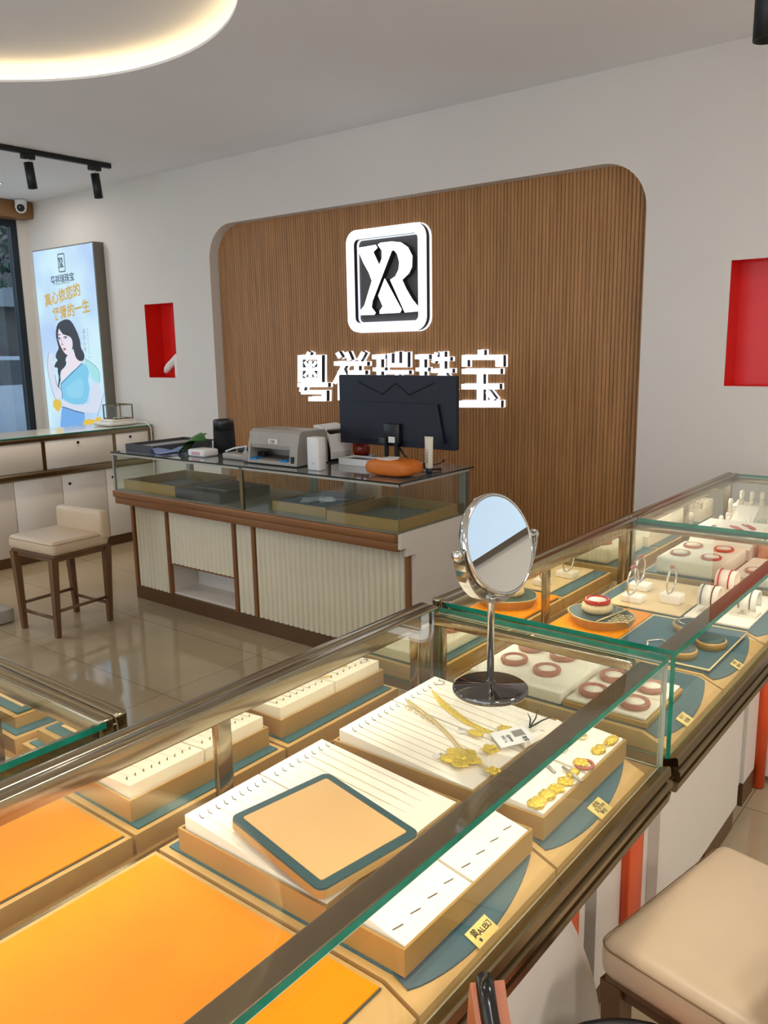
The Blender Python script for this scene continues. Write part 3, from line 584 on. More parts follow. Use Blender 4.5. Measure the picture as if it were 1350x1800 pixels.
for i in range(len(dd) - 1):
    b = B(); b.rbox(CX - 0.004, CX + 0.008, dd[i] + 0.0025, dd[i + 1] - 0.0025, 0.085, 0.632, 0.002, 1); d = put('door', b, white_m, t)
    if i in (4, 5, 1):
        b = B(); b.cyl((CX + 0.008, dd[i] + 0.06, 0.56), 0.011, -0.002, 0.006, 'x', 18); put('lock', b, blackp_m, d)
b = B(); b.pane(CB, CX + 0.016, Y0, Y1, 0.94, 0.948, 'z', 0, 1)
solo('counter_glass_top', b, [M('counter_top_laminate', (196, 194, 184), 0.12), edge_m], 'long pale glass top lying on the white drawer counter', 'glass top')
# jewellery scale with draught shield
t = thing('jewelry_scale', 'white electronic scale with small glass draught shield on the drawer counter end', 'scale', (-6.02, 4.04, 0.95))
b = B(); b.rbox(-6.14, -5.9, 3.86, 4.13, 0.952, 0.982, 0.012); b.rbox(-6.1, -5.92, 3.9, 4.1, 0.982, 1.0, 0.006); put('base', b, grey_m if False else M('scale_white', (222, 218, 208), 0.4), t)
b = B()
for x, y in ((-6.10, 3.94), (-5.93, 3.94), (-5.93, 4.1), (-6.10, 4.1)): b.box(x - 0.004, x + 0.004, y - 0.004, y + 0.004, 1.0, 1.118)
for z in (1.004, 1.116):
    b.box(-6.10, -5.93, 3.936, 3.944, z - 0.004, z + 0.004); b.box(-6.10, -5.93, 4.096, 4.104, z - 0.004, z + 0.004)
    b.box(-6.104, -6.096, 3.94, 4.1, z - 0.004, z + 0.004); b.box(-5.934, -5.926, 3.94, 4.1, z - 0.004, z + 0.004)
put('shield_frame', b, bronze2_m, t)
b = B(); b.pane(-5.931, -5.928, 3.944, 4.096, 1.008, 1.112, 'x'); b.pane(-6.096, -5.934, 3.938, 3.941, 1.008, 1.112, 'y'); put('shield_glass', b, [glass_m, edge2_m], t)
b = B(); b.lathe([(0, 1.0), (0.03, 1.0), (0.045, 1.012), (0.04, 1.014), (0, 1.008)], (-6.01, 4.02, 0.002)); put('weighing_pan', b, steel_m, t)
b = B(); b.tube([(-5.9, 4.08, 0.965), (-5.86, 4.1, 0.975), (-5.80, 4.13, 0.97), (-5.765, 4.15, 0.93), (-5.755, 4.15, 0.7), (-5.755, 4.15, 0.4), (-5.75, 4.14, 0.03)], 0.0035, 6)
solo('power_cord', b, paper_m, 'thin white cord hanging from the scale down the counter end', 'cord')

# ================================================================ stool
def make_stool(name, label, loc, rz):
    t = thing(name, label, 'stool', loc, rz)
    b = B(local=True); b.rbox(-0.215, 0.215, -0.205, 0.165, 0.468, 0.548, 0.028, 4); put('seat', b, skin_m, t)
    b = B(local=True); b.tube([(x, y, 0.532) for x, y in rrect(-0.2145, 0.2145, -0.2045, 0.1645, 0.03, 5)], 0.0012, 6, closed=True); put('seat_piping', b, seam_m, t)
    b = B(local=True); b.rbox(-0.2, 0.225, 0.1, 0.175, 0.5, 0.668, 0.026, 4); put('backrest', b, skin_m, t)
    b = B(local=True)
    for x0, x1, y0, y1 in ((-0.19, 0.19, -0.185, -0.16), (-0.19, 0.19, 0.135, 0.16), (-0.19, -0.165, -0.185, 0.16), (0.165, 0.19, -0.185, 0.16)): b.box(x0, x1, y0, y1, 0.432, 0.457)
    b.rbox(-0.2, 0.2, -0.195, 0.168, 0.455, 0.47, 0.004); put('seat_frame', b, walnut_m, t)
    for sx in (-1, 1):
        for sy in (-1, 1):
            yy = -0.012 + sy * 0.172; b = B(local=True)
            b.beam((sx * 0.158, yy * 1.0, 0.0), (sx * 0.18, yy, 0.456), 0.013, 0.02); put('leg', b, walnut_m, t)
    for p0, p1 in (((-0.16, -0.184, 0.11), (0.16, -0.184, 0.11)), ((-0.16, 0.16, 0.11), (0.16, 0.16, 0.11)), ((-0.162, -0.18, 0.15), (-0.162, 0.155, 0.15)), ((0.162, -0.18, 0.15), (0.162, 0.155, 0.15))):
        b = B(local=True); b.tube([p0, p1], 0.0095, 8); put('stretcher', b, walnut_m, t)
    return t
st = make_stool('counter_stool', 'cream upholstered low stool with walnut legs on the open tile floor', (-4.30, 2.44, 0), math.radians(4))
st2 = dup(st, (-0.20, 1.395, 0), math.radians(78 - 180 - 180), label='cream upholstered stool in the customer aisle beside the long glass case')
st2.rotation_euler.z = math.radians(-101); st2.location = (-0.262, 1.37, 0)
# white box on the floor at the far edge
t = thing('floor_scale', 'low white box standing on the floor beyond the stool', 'box', (-4.76, 2.16, 0))
b = B(); b.rbox(-4.95, -4.6, 2.07, 2.27, 0.004, 0.085, 0.008); put('body', b, grey_m, t)
b = B(); b.rbox(-4.9, -4.74, 2.12, 2.24, 0.084, 0.17, 0.008); put('upright', b, grey_m, t)

# tan chair in the foreground
t = thing('tan_chair', 'tan leather chair with black piping pushed against the near display case', 'chair', (-0.30, 0.86, 0))
cxx, cyy = -0.245, 0.89
def arcp(a, r): return (cxx + r * math.cos(math.radians(a)), cyy + r * math.sin(math.radians(a)))
def shell_top(a, e):
    e = min(1, max(0, (a - 218) / 4.5)) ** 0.5 * min(1, max(0, (328 - a) / 8)) ** 0.5
    return 0.64 + (0.19 - 0.13 * min(1, max(0, a - 224) / 24.0)) * e
b = B(); vs = []; fs = []; N = 60
def shell(a, z, r0, r1):
    u = (a - 222) / 120.0
    return [arcp(a, r0), arcp(a, r1)]
for i in range(N + 1):
    a = 218 + 110 * i / N
    e = 1 - abs(2 * i / N - 1) ** 10
    zt = shell_top(a, e); zb = 0.60 - 0.06 * e
    for r, z in ((0.245, zb), (0.285, zb), (0.275, zt), (0.235, zt)):
        p = arcp(a, r); vs.append((p[0], p[1], z))
for i in range(N):
    for k in range(4):
        q = (k + 1) % 4; fs.append((i * 4 + k, i * 4 + q, i * 4 + 4 + q, i * 4 + 4 + k))
fs += [(0, 1, 2, 3), (N * 4 + 3, N * 4 + 2, N * 4 + 1, N * 4)]
b.add(vs, fs, 0, False); back = put('backrest', b, tan_m, t)
b = B(); loop = []
for i in range(N + 1):
    a = 218 + 110 * i / N; e = 1 - abs(2 * i / N - 1) ** 10; p = arcp(a, 0.258); loop.append((p[0], p[1], shell_top(a, e)))
for i in range(N, -1, -1):
    a = 218 + 110 * i / N; e = 1 - abs(2 * i / N - 1) ** 10; p = arcp(a, 0.265); loop.append((p[0], p[1], 0.60 - 0.06 * e))
b.tube(loop, 0.011, 8, closed=True); put('back_piping', b, M('black_gloss_piping', (14, 13, 12), 0.2), t)
b = B(); b.lathe([(0, 0.41), (0.155, 0.41), (0.175, 0.425), (0.175, 0.445), (0.16, 0.459), (0.1, 0.463), (0, 0.464)], (-0.335, 1.002, 0), n=40); put('seat', b, tan_m, t)
b = B(); b.tube([(-0.335 + 0.175 * math.cos(i * PI / 20), 1.002 + 0.175 * math.sin(i * PI / 20), 0.448) for i in range(40)], 0.009, 8, closed=True); put('seat_piping', b, black_m, t)
for a in (45, 135, 225, 315):
    ca, sa = math.cos(math.radians(a)), math.sin(math.radians(a)); b = B(); b.tube([(-0.33 + 0.13 * ca, 1.01 + 0.13 * sa, 0.415), (-0.33 + 0.19 * ca, 1.01 + 0.19 * sa, 0.0)], 0.013, 10); put('leg', b, black_m, t)
for a in (240, 290):
    p = arcp(a, 0.26); b = B(); q = (-0.33 + 0.12 * math.cos(math.radians(a)), 1.01 + 0.12 * math.sin(math.radians(a))); b.tube([(q[0], q[1], 0.418), (p[0], p[1], 0.5), (p[0], p[1], 0.62)], 0.009, 8); put('back_support', b, black_m, t)

# ================================================================ reception counter
RX0, RX1, RF, RB = -4.42, -2.22, 2.89, 3.47
RZ = 0.95; G0 = 0.715
t = thing('reception_counter', 'cream fluted checkout counter with bronze band and glass display before the wood panel', 'counter', (-3.32, 3.2, 0))
BF = 3.0
b = B()
b.box(RX0 + 0.02, -4.06, BF + 0.006, RB, 0.10, 0.63); b.box(-3.47, RX1 - 0.012, BF + 0.006, RB, 0.10, 0.63); b.box(-4.06, -3.47, BF + 0.2, RB, 0.10, 0.63)
b.box(-4.06, -3.47, BF + 0.006, BF + 0.2, 0.283, 0.63); b.box(-4.06, -3.47, BF + 0.006, BF + 0.2, 0.086, 0.10)
put('carcass', b, white_m, t)
b = B(); b.prism([(2.895, 0.715), (RB, 0.715), (RB, 0.0), (3.01, 0.0), (3.01, 0.60), (2.94, 0.60), (2.94, 0.64), (2.895, 0.64)], RX1 - 0.012, RX1 + 0.004, 'yz'); put('end_panel', b, white_m, t)
b = B(); b.box(RX0 + 0.0, RX1 - 0.013, BF - 0.012, RB, 0.0, 0.086); put('plinth', b, plinth_m, t)
def fluted(x0, x1, z0, z1):
    b = B(); n = max(2, int((x1 - x0) / 0.038)); pt = (x1 - x0) / n; vs = []
    P = [(0, 0.0), (0.12, -0.006), (0.3, -0.011), (0.5, -0.0125), (0.7, -0.011), (0.88, -0.006)]
    for i in range(n):
        for u, d in P: vs.append((x0 + (i + u) * pt, BF + d))
    vs.append((x1, BF)); m = len(vs)
    b.add([(x, y, z0) for x, y in vs] + [(x, y, z1) for x, y in vs], [(i, i + 1, m + i + 1, m + i) for i in range(m - 1)], 0, True)
    b.box(x0, x1, BF + 0.0005, BF + 0.006, z0, z1)
    return put('fluted_panel', b, white2_m, t)
fluted(-4.385, -4.075, 0.087, 0.615); fluted(-4.05, -3.475, 0.283, 0.615); fluted(-3.45, -3.315, 0.087, 0.615); fluted(-3.29, -2.262, 0.087, 0.615)
for x in (-4.405, -4.062, -3.462, -3.302, -2.25):
    b = B(); b.box(x - 0.011, x + 0.011, BF - 0.016, BF + 0.008, 0.086, 0.63); put('divider_strip', b, copper_m, t)
b = B(); b.box(-4.05, -3.475, BF - 0.012, BF + 0.003, 0.276, 0.284); put('shelf_edge', b, copper_m, t)
b = B(); b.rbox(RX0 - 0.012, RX1 - 0.013, RF - 0.014, RB, 0.672, 0.712, 0.006); b.rbox(RX0 - 0.012, RX1 - 0.013, RF + 0.0, RB, 0.628, 0.672, 0.005); put('bronze_band', b, copper_m, t)
b = B(); b.box(RX0, RX1, RF + 0.002, RB, 0.712, 0.716); put('display_floor', b, M('display_floor_grey', (150, 148, 136), 0.4), t)
b = B()
b.pane(RX0, -3.268, RF, RF + 0.006, G0, 0.941, 'y'); b.pane(-3.258, RX1, RF, RF + 0.006, G0, 0.941, 'y')
b.pane(RX0, RX0 + 0.006, RF + 0.006, RB, G0, 0.941, 'x'); b.pane(RX1 - 0.006, RX1, RF + 0.006, RB, G0, 0.941, 'x')
b.pane(-3.266, -3.26, RF + 0.01, RB - 0.02, G0, 0.941, 'x')
put('glass_pane', b, [GLASS('green_counter_glass', (0.925, 0.955, 0.93, 1)), M('edge_green_grey', (84, 120, 104), 0.15)], t)
alu = M('alu_post', (176, 176, 166), 0.35, metal=0.6)
for x0, x1, yy0, yy1 in ((-3.275, -3.251, RF - 0.003, RF + 0.01), (RX0 - 0.004, RX0 + 0.01, RF - 0.003, RF + 0.01)) + tuple((x, x + 0.04, RB - 0.03, RB) for x in (RX0, -3.29, -3.0, RX1 - 0.04)):
    b = B(); b.box(x0, x1, yy0, yy1, G0, 0.941); put('post', b, bronze2_m if x0 == -3.275 else alu, t)
b = B(); b.box(RX0 - 0.004, RX1 + 0.002, RF - 0.002, RF + 0.012, 0.930, 0.941); b.box(RX1 - 0.012, RX1 + 0.002, RF, RB, 0.930, 0.941); put('top_rail', b, M('alu_rail', (190, 186, 174), 0.3, metal=0.5), t)
b = B(); b.pane(RX0 - 0.008, RX1 + 0.006, RF - 0.006, RB + 0.04, 0.942, 0.95, 'z', 0, 1)
put('glass_top', b, [M('black_glass_top', (122, 123, 122), 0.06, var=0.02, coat=0.6), edge2_m], t)

def board_tray(x0, x1, y0, y1, z0, z1, label, mats=(gold2_m, dteal_m), rz=0.0, w=0.008, inner=None, group=None, name='display_tray'):
    b = B(); b.box(x0, x1, y0, y0 + w, z0, z1); b.box(x0, x1, y1 - w, y1, z0, z1); b.box(x0, x0 + w, y0 + w, y1 - w, z0, z1); b.box(x1 - w, x1, y0 + w, y1 - w, z0, z1)
    b.box(x0 + w, x1 - w, y0 + w, y1 - w, z0, z0 + 0.006, 1)
    o = solo(name, b, list(mats), label, 'tray', group)
    if rz: o.rotation_euler.z = rz
    return o
felt = M('grey_felt', (136, 140, 130), 0.9)
board_tray(-4.38, -3.88, 2.93, 3.40, 0.717, 0.777, 'empty gold board tray in the far end of the checkout counter glass', (gold2_m, felt))
t = thing('black_tray', 'black lidded tray beside the empty gold tray inside the checkout counter', 'tray', (-3.66, 3.1, 0.717))
b = B(); b.rbox(-3.865, -3.48, 2.92, 3.30, 0.717, 0.772, 0.004); put('body', b, dgrey_m, t)
b = B(); b.rbox(-3.78, -3.5, 2.99, 3.22, 0.772, 0.784, 0.003); put('lid', b, M('grey_lid', (96, 94, 94), 0.5), t)
board_tray(-3.12, -2.74, 2.97, 3.36, 0.717, 0.767, 'gold board tray covered with dark papers inside the checkout counter', (gold2_m, dgrey_m))
b = B(); b.rbox(-3.105, -2.755, 2.985, 3.345, 0.757, 0.768, 0.003); solo('dark_folder', b, dgrey_m, 'dark grey folder lying on the gold tray inside the checkout counter', 'folder')
b = B()
n = 10
for k in range(n): b.add([(-3.02 + 0.2 * k / n, 3.02 + 0.04 * math.sin(k), 0.771 + 0.01 * math.sin(k * 1.1) ** 2), (-3.02 + 0.2 * (k + 1) / n, 3.02 + 0.04 * math.sin(k + 1), 0.771 + 0.01 * math.sin((k + 1) * 1.1) ** 2), (-2.97 + 0.2 * (k + 1) / n, 3.19, 0.772), (-2.97 + 0.2 * k / n, 3.19, 0.772)], [(0, 1, 2, 3)], 0, True)
solo('paper_sheet', b, paper_m, 'crumpled pale paper on the dark folder inside the checkout counter', 'paper')
b = B(); b.tube([(-2.86 + 0.045 * math.cos(i * PI / 8), 3.12 + 0.03 * math.sin(i * PI / 8), 0.776) for i in range(16)], 0.008, 8, closed=True); solo('cable_loop', b, paper_m, 'small white looped cable on the dark folder inside the checkout counter', 'cable')
board_tray(-2.68, -2.24, 2.91, 3.40, 0.717, 0.772, 'empty gold tray with grey lining at the near end inside the checkout counter', (gold2_m, felt))

# things standing on the checkout counter
t = thing('tray_box', 'shallow dark tray with pale lining on the far end of the checkout counter', 'tray', (-4.28, 3.22, 0.951))
b = B()
for x0, x1, y0, y1 in ((-4.41, -4.13, 2.98, 2.99), (-4.41, -4.13, 3.42, 3.43), (-4.41, -4.4, 2.99, 3.42), (-4.14, -4.13, 2.99, 3.42)): b.box(x0, x1, y0, y1, 0.951, 0.99)
b.box(-4.4, -4.14, 2.99, 3.42, 0.951, 0.957); put('frame', b, dgrey_m, t)
b = B(); b.box(-4.4, -4.14, 2.99, 3.42, 0.957, 0.972); put('lining', b, M('pale_lining', (176, 178, 180), 0.8), t)
b = B(); vs = []
for i in range(7):
    for j in range(5):
        vs.append((-4.128 + 0.018 * i, 2.95 + 0.05 * j, 0.953 + 0.03 * max(0, math.sin(i * 1.1 + j * 0.7)) * (1 if 0 < i < 6 else 0.1)))
b.add(vs, [(i * 5 + j, i * 5 + j + 1, i * 5 + 6 + j, i * 5 + 5 + j) for i in range(6) for j in range(4)], 0, True)
solo('polishing_cloth', b, cloth_m, 'crumpled pale blue cloth beside the dark tray on the checkout counter', 'cloth')
t = thing('green_leaf_ornament', 'green leaf shaped ornament lying on the checkout counter behind the pink box', 'ornament', (-3.95, 3.12, 0.951))
def leaf(c, d, L, W, up, bend):
    b = B(); d = Vector(d).normalized(); up = Vector(up).normalized(); s = d.cross(up).normalized(); vs = []; n = 8
    for i in range(n + 1):
        u = i / n; w = W * math.sin(PI * min(1, u * 0.92 + 0.06)) ** 0.8; p = Vector(c) + d * (L * u) + up * (bend * math.sin(PI * u))
        vs += [p - s * w, p + up * 0.006, p + s * w]
    fs = []
    for i in range(n):
        for k in range(2): fs.append((i * 3 + k, i * 3 + k + 1, i * 3 + 4 + k, i * 3 + 3 + k))
    m = len(vs); vs += [v - up * 0.004 for v in vs]; fs += [tuple(m + q for q in reversed(f)) for f in fs]
    b.add([v[:] for v in vs], fs, 0, True); return b
for c, d, L, W, up, be in (((-3.985, 3.05, 0.955), (0.5, 0.6, 0.25), 0.22, 0.09, (-0.5, -0.4, 0.7), 0.03), ((-3.95, 3.08, 0.965), (0.7, 0.1, 0.32), 0.17, 0.07, (0, -0.3, 1), 0.05), ((-3.98, 3.12, 0.96), (0.3, 0.6, 0.55), 0.15, 0.045, (-0.4, -0.6, 0.5), 0.02)):
    put('leaf', leaf(c, d, L, W, up, be), green_m, t)
t = thing('small_box', 'small white box with pink print at the front of the checkout counter', 'box', (-3.77, 3.06, 0.951))
b = B(); b.rbox(-3.83, -3.69, 2.995, 3.11, 0.951, 0.992, 0.012); put('body', b, paper_m, t)
b = B(); b.box(-3.79, -3.72, 2.993, 2.996, 0.962, 0.98); put('print', b, pink_m, t)
t = thing('speaker', 'black cylinder speaker standing on the checkout counter near the recess edge', 'speaker', (-3.80, 3.25, 0.951))
b = B(); b.lathe([(0.0, 0.0), (0.062, 0.0), (0.066, 0.006), (0.062, 0.13), (0.062, 0.13)], (-3.80, 3.25, 0.951), n=36); put('body', b, M('speaker_mesh', (14, 14, 15), 0.8, bump=0.4, bscale=900), t)
b = B(); b.lathe([(0.0622, 0.13), (0.061, 0.186), (0.058, 0.192), (0.05, 0.192), (0.05, 0.18), (0, 0.18)], (-3.80, 3.25, 0.951), n=36); put('top_ring', b, M('speaker_top', (34, 35, 37), 0.3), t)
t = thing('card_terminal', 'grey card terminal with dark screen between the speaker and the printer', 'terminal', (-3.48, 3.1, 0.951))
b = B(); b.rbox(-3.56, -3.38, 3.02, 3.2, 0.951, 0.985, 0.01); put('body', b, grey_m, t)
b = B(); b.rbox(-3.5, -3.41, 3.08, 3.18, 0.986, 1.012, 0.006); put('screen', b, blackp_m, t)
b = B(); b.tube([(-3.56, 3.05, 0.99), (-3.5, 3.06, 1.01), (-3.44, 3.1, 1.02), (-3.4, 3.05, 1.0)], 0.005, 6); put('cable', b, paper_m, t)

# dot matrix printer
t = thing('receipt_printer', 'grey box printer with open paper slot on the checkout counter', 'printer', (-3.13, 3.08, 0.951))
px0, px1, py0, py1 = -3.325, -2.945, 2.985, 3.22
b = B(); sec = [(py0 + 0.02, 1.035), (py0 + 0.015, 1.0555), (py0 + 0.03, 1.118), (py0 + 0.05, 1.132), (py1 - 0.02, 1.13), (py1, 1.115), (py1, 0.956), (py0, 0.956), (py0, 0.975), (py0 + 0.16, 0.975), (py0 + 0.16, 1.035)]
b.prism(sec, px0 + 0.03, px1 - 0.055, 'yz'); full = [(py0, 0.956), (py0 + 0.012, 1.05), (py0 + 0.03, 1.118), (py0 + 0.05, 1.132), (py1 - 0.02, 1.13), (py1, 1.115), (py1, 0.956)]
b.prism(full, px1 - 0.055, px1, 'yz'); b.prism(full, px0 + 0.012, px0 + 0.03, 'yz'); put('housing', b, grey_m, t)
b = B(); b.rbox(px0 - 0.03, px0 + 0.012, py0, py1 - 0.06, 0.956, 1.01, 0.01); put('side_knob_block', b, grey_m, t)
b = B(); b.box(px0 + 0.03, px1 - 0.055, py0 + 0.03, py0 + 0.159, 0.976, 0.98); put('slot_floor', b, M('slot_grey', (120, 104, 90), 0.5), t)
b = B(); b.box(px0 + 0.031, px0 + 0.08, py0 + 0.06, py0 + 0.1, 0.98, 1.006); put('print_head', b, blackp_m, t)
for x0 in (px0 + 0.035, px1 - 0.12):
    b = B(); b.box(x0, x0 + 0.05, py0 - 0.002, py0 + 0.06, 0.972, 0.982); put('blue_tab', b, blue_m, t)
b = B(); b.box(px1 - 0.043, px1 - 0.02, py0 + 0.0, py0 + 0.01, 0.97, 1.004); put('power_switch', b, blackp_m, t)
b = B(); b.box(px0 + 0.17, px0 + 0.23, py0 + 0.010, py0 + 0.022, 1.062, 1.086); lb = put('name_label', b, paper_m, t)
b = B(); b.text('CIX', 0.022, (px0 + 0.2, py0 + 0.009, 1.073), (1, 0, 0), (0, 0, 1), bold=0.0005); put('lettering', b, ink_m, lb, recalc=False)
t = thing('curved_paper_feed', 'white curved paper guide rising behind the box printer', 'paper feed', (-2.98, 3.32, 0.951))
b = B(); arc = [(3.25 + 0.11 * math.cos(math.radians(a)), 0.99 + 0.155 * math.sin(math.radians(a))) for a in range(100, -5, -12)]
arc2 = [(3.25 + 0.10 * math.cos(math.radians(a)), 0.985 + 0.145 * math.sin(math.radians(a))) for a in range(-8, 101, 12)]
b.prism([(x - 3.25 + -3.04, z) for x, z in arc + arc2], 3.24, 3.40, 'xz'); put('guide', b, paper_m, t)
b = B(); b.rbox(-3.12, -2.96, 3.245, 3.4, 0.951, 1.12, 0.02); put('black_body', b, blackp_m, t)
t = thing('white_carton', 'tall narrow white carton standing beside the box printer', 'box', (-2.79, 3.02, 0.951))
b = B(); b.rbox(-2.85, -2.772, 2.965, 3.02, 0.951, 1.115, 0.003, 1); put('carton', b, paper_m, t)
b = B(); b.text('MI', 0.014, (-2.81, 2.9645, 0.985), (1, 0, 0), (0, 0, 1)); put('lettering', b, M('grey_print', (150, 146, 140), 0.6), t, recalc=False)
b = B(); b.lathe([(0, 0), (0.04, 0), (0.047, 0.02), (0.046, 0.075), (0.042, 0.075), (0.04, 0.02), (0, 0.006)], (-2.87, 3.41, 0.977), n=28)
t = solo('cup', b, rcup_m, 'dark red cup standing on the black case behind the white carton', 'cup')
b = B(); b.rbox(-2.925, -2.80, 3.34, 3.46, 0.951, 0.976, 0.01); solo('black_case', b, blackp_m, 'flat black case lying behind the white carton on the counter', 'case')
t = thing('white_box_lid', 'shallow white open box in front of the monitor stand', 'box', (-2.74, 3.24, 0.951))
b = B()
for x0, x1, y0, y1 in ((-2.85, -2.66, 3.2, 3.206), (-2.85, -2.66, 3.32, 3.326), (-2.85, -2.844, 3.206, 3.32), (-2.666, -2.66, 3.206, 3.32)): b.box(x0, x1, y0, y1, 0.951, 0.985)
b.box(-2.844, -2.666, 3.206, 3.32, 0.951, 0.956); put('tray', b, paper_m, t)
b = B(); b.box(-2.84, -2.67, 3.21, 3.318, 0.957, 0.976); put('contents', b, dgrey_m, t)
b = B(); b.box(-3.0, -2.62, 3.36, 3.335, 0.951, 0.9535) if False else b.box(-2.83, -2.6, 3.345, 3.47, 0.951, 0.9545); solo('paper_stack', b, paper_m, 'loose white papers lying under the monitor on the counter', 'paper')
# monitor seen from its back
t = thing('monitor', 'large black computer monitor seen from behind on the checkout counter', 'monitor', (-2.55, 3.3, 0.951))
b = B(); MX0, MX1, MZ0, MZ1 = -2.92, -2.183, 1.052, 1.408
b.prism(rrect(MX0, MX1, MZ0, MZ1, 0.008, 3), 3.3, 3.325, 'xz'); put('back_shell', b, navy_m, t)
b = B(); b.prism([(MX0 + 0.06, MZ0 + 0.03), (MX1 - 0.06, MZ0 + 0.03), (MX1 - 0.1, MZ0 + 0.22), (MX0 + 0.1, MZ0 + 0.22)], 3.286, 3.301, 'xz'); put('rear_bulge', b, navy_m, t)
b = B(); zz = [(MX0 + 0.13, MZ1 - 0.035), (MX0 + 0.29, MZ1 - 0.095), (MX0 + 0.375, MZ1 - 0.04), (MX0 + 0.46, MZ1 - 0.095), (MX0 + 0.61, MZ1 - 0.035)]
b.tube([(x, 3.2995, z) for x, z in zz], 0.004, 4); put('crease_line', b, M('crease_black', (6, 7, 12), 0.4), t)
b = B(); b.rbox(-2.6, -2.5, 3.262, 3.287, 1.07, 1.17, 0.006); put('mount_block', b, blackp_m, t)
b = B(); b.box(-2.565, -2.525, 3.2605, 3.2625, 1.075, 1.105); put('rating_label', b, paper_m, t)
b = B(); b.rbox(-2.615, -2.58, 3.245, 3.29, 1.07, 1.1, 0.003); put('plug', b, M('plug_grey', (60, 60, 62), 0.4), t)
b = B(); b.box(-2.535, -2.515, 3.27, 3.29, 0.97, 1.09); b.box(-2.6, -2.585, 3.27, 3.29, 0.97, 1.09); put('stand_neck', b, blackp_m, t)
b = B(); b.rbox(-2.66, -2.44, 3.2, 3.42, 0.951, 0.966, 0.006); put('stand_foot', b, blackp_m, t)
b = B(); b.box(MX0 + 0.008, MX1 - 0.008, 3.325, 3.327, MZ0 + 0.012, MZ1 - 0.008); put('screen', b, M('screen_glass', (20, 22, 28), 0.1), t)
b = B(); b.tube([(-2.52, 3.28, 1.06), (-2.46, 3.24, 1.03), (-2.38, 3.2, 0.995), (-2.30, 3.24, 0.962), (-2.27, 3.3, 0.957)], 0.006, 8); solo('monitor_cable', b, blackp_m, 'black cable running down from the monitor to the counter top', 'cable')
b = B(); b.tube([(-2.42, 3.24, 0.957), (-2.36, 3.28, 0.962), (-2.3, 3.33, 0.98), (-2.285, 3.34, 0.99)], 0.003, 6); b.lathe([(0, -.008), (.008, 0), (0, .008)], (-2.283, 3.342, 0.994), n=8); b.rbox(-2.43, -2.40, 3.225, 3.255, 0.951, 0.963, 0.003); solo('earphone_cable', b, blackp_m, 'thin dark cable with small plug behind the orange tissue pack', 'cable')
# tissue pack
t = thing('tissue_pack', 'orange soft pack of tissues lying on the near end of the counter', 'tissues', (-2.40, 3.1, 0.951))
bm = bmesh.new(); bmesh.ops.create_cube(bm, size=1); bmesh.ops.subdivide_edges(bm, edges=bm.edges[:], cuts=7, use_grid_fill=True)
b = B(); bm.verts.index_update(); vs = []
for v in bm.verts:
    x, y, z = v.co * 2
    f = 1 - 0.2 * (abs(x) ** 4); g = 1 - 0.14 * (abs(z) ** 4) ; h = 1 - .1 * abs(y) ** 4
    vs.append((-2.375 + 0.125 * x * g * h + 0.003 * math.sin(y * 9), 3.06 + 0.075 * y * g, 0.951 + 0.04 + 0.039 * z * f * h + 0.0015 * math.sin(x * 14 + y * 5) * (1 if z > -.9 else 0)))
b.add(vs, [tuple(v.index for v in f.verts) for f in bm.faces], 0, True); bm.free(); put('wrapper', b, tiss_m, t)
b = B(); b.prism([(-2.44, 3.01), (-2.36, 3.0), (-2.34, 3.04), (-2.38, 3.11), (-2.43, 3.10)], 1.0285, 1.032, 'xy'); put('white_flap', b, paper_m, t)
t = thing('cream_tube', 'upright cream tube standing on its dark cap at the counter edge', 'tube', (-2.272, 3.2, 0.951))
b = B(); b.lathe([(0, 0), (0.016, 0), (0.016, 0.025), (0, 0.025)], (-2.272, 3.2, 0.951), n=20); put('cap', b, M('navy_cap', (40, 48, 66), 0.4), t)
b = B(); n = 20; vs = []
for k, z in enumerate((0.025, 0.05, 0.1, 0.15, 0.175)):
    e = k / 4
    for i in range(n):
        a = 2 * PI * i / n; vs.append((-2.272 + (0.018 + 0.008 * e) * math.cos(a), 3.2 + (0.018 * (1 - e) + 0.002) * math.sin(a), 0.951 + z))
b.add(vs, [(k * n + i, k * n + (i + 1) % n, k * n + n + (i + 1) % n, k * n + n + i) for k in range(4) for i in range(n)] + [tuple(range(4 * n, 5 * n))], 0, True); put('tube_body', b, M('tube_ivory', (226, 216, 196), 0.4), t)
b = B(); b.text('CREAM', 0.02, (-2.272, 3.1805, 1.035), (0, 0, -1), (1, 0, 0)); put('lettering', b, M('tube_print', (120, 104, 84), 0.6), t, recalc=False)
# beige office chair behind the counter
t = thing('office_chair', 'beige upholstered chair behind the checkout counter seen through its glass', 'chair', (-3.05, 3.86, 0))
b = B(); b.rbox(-3.21, -2.95, 3.62, 3.7, 0.5, 0.78, 0.035, 4); put('backrest', b, M('beige_fabric', (206, 190, 166), 0.7), t)
b = B(); b.rbox(-3.28, -2.86, 3.64, 4.05, 0.42, 0.5, 0.03, 4); put('seat', b, skin_m, t)
for x in (-3.24, -2.9):
    for y in (3.7, 4.0):
        b = B(); b.tube([(x, y, 0), (x, y, 0.43)], 0.014, 10); put('leg', b, black_m, t)
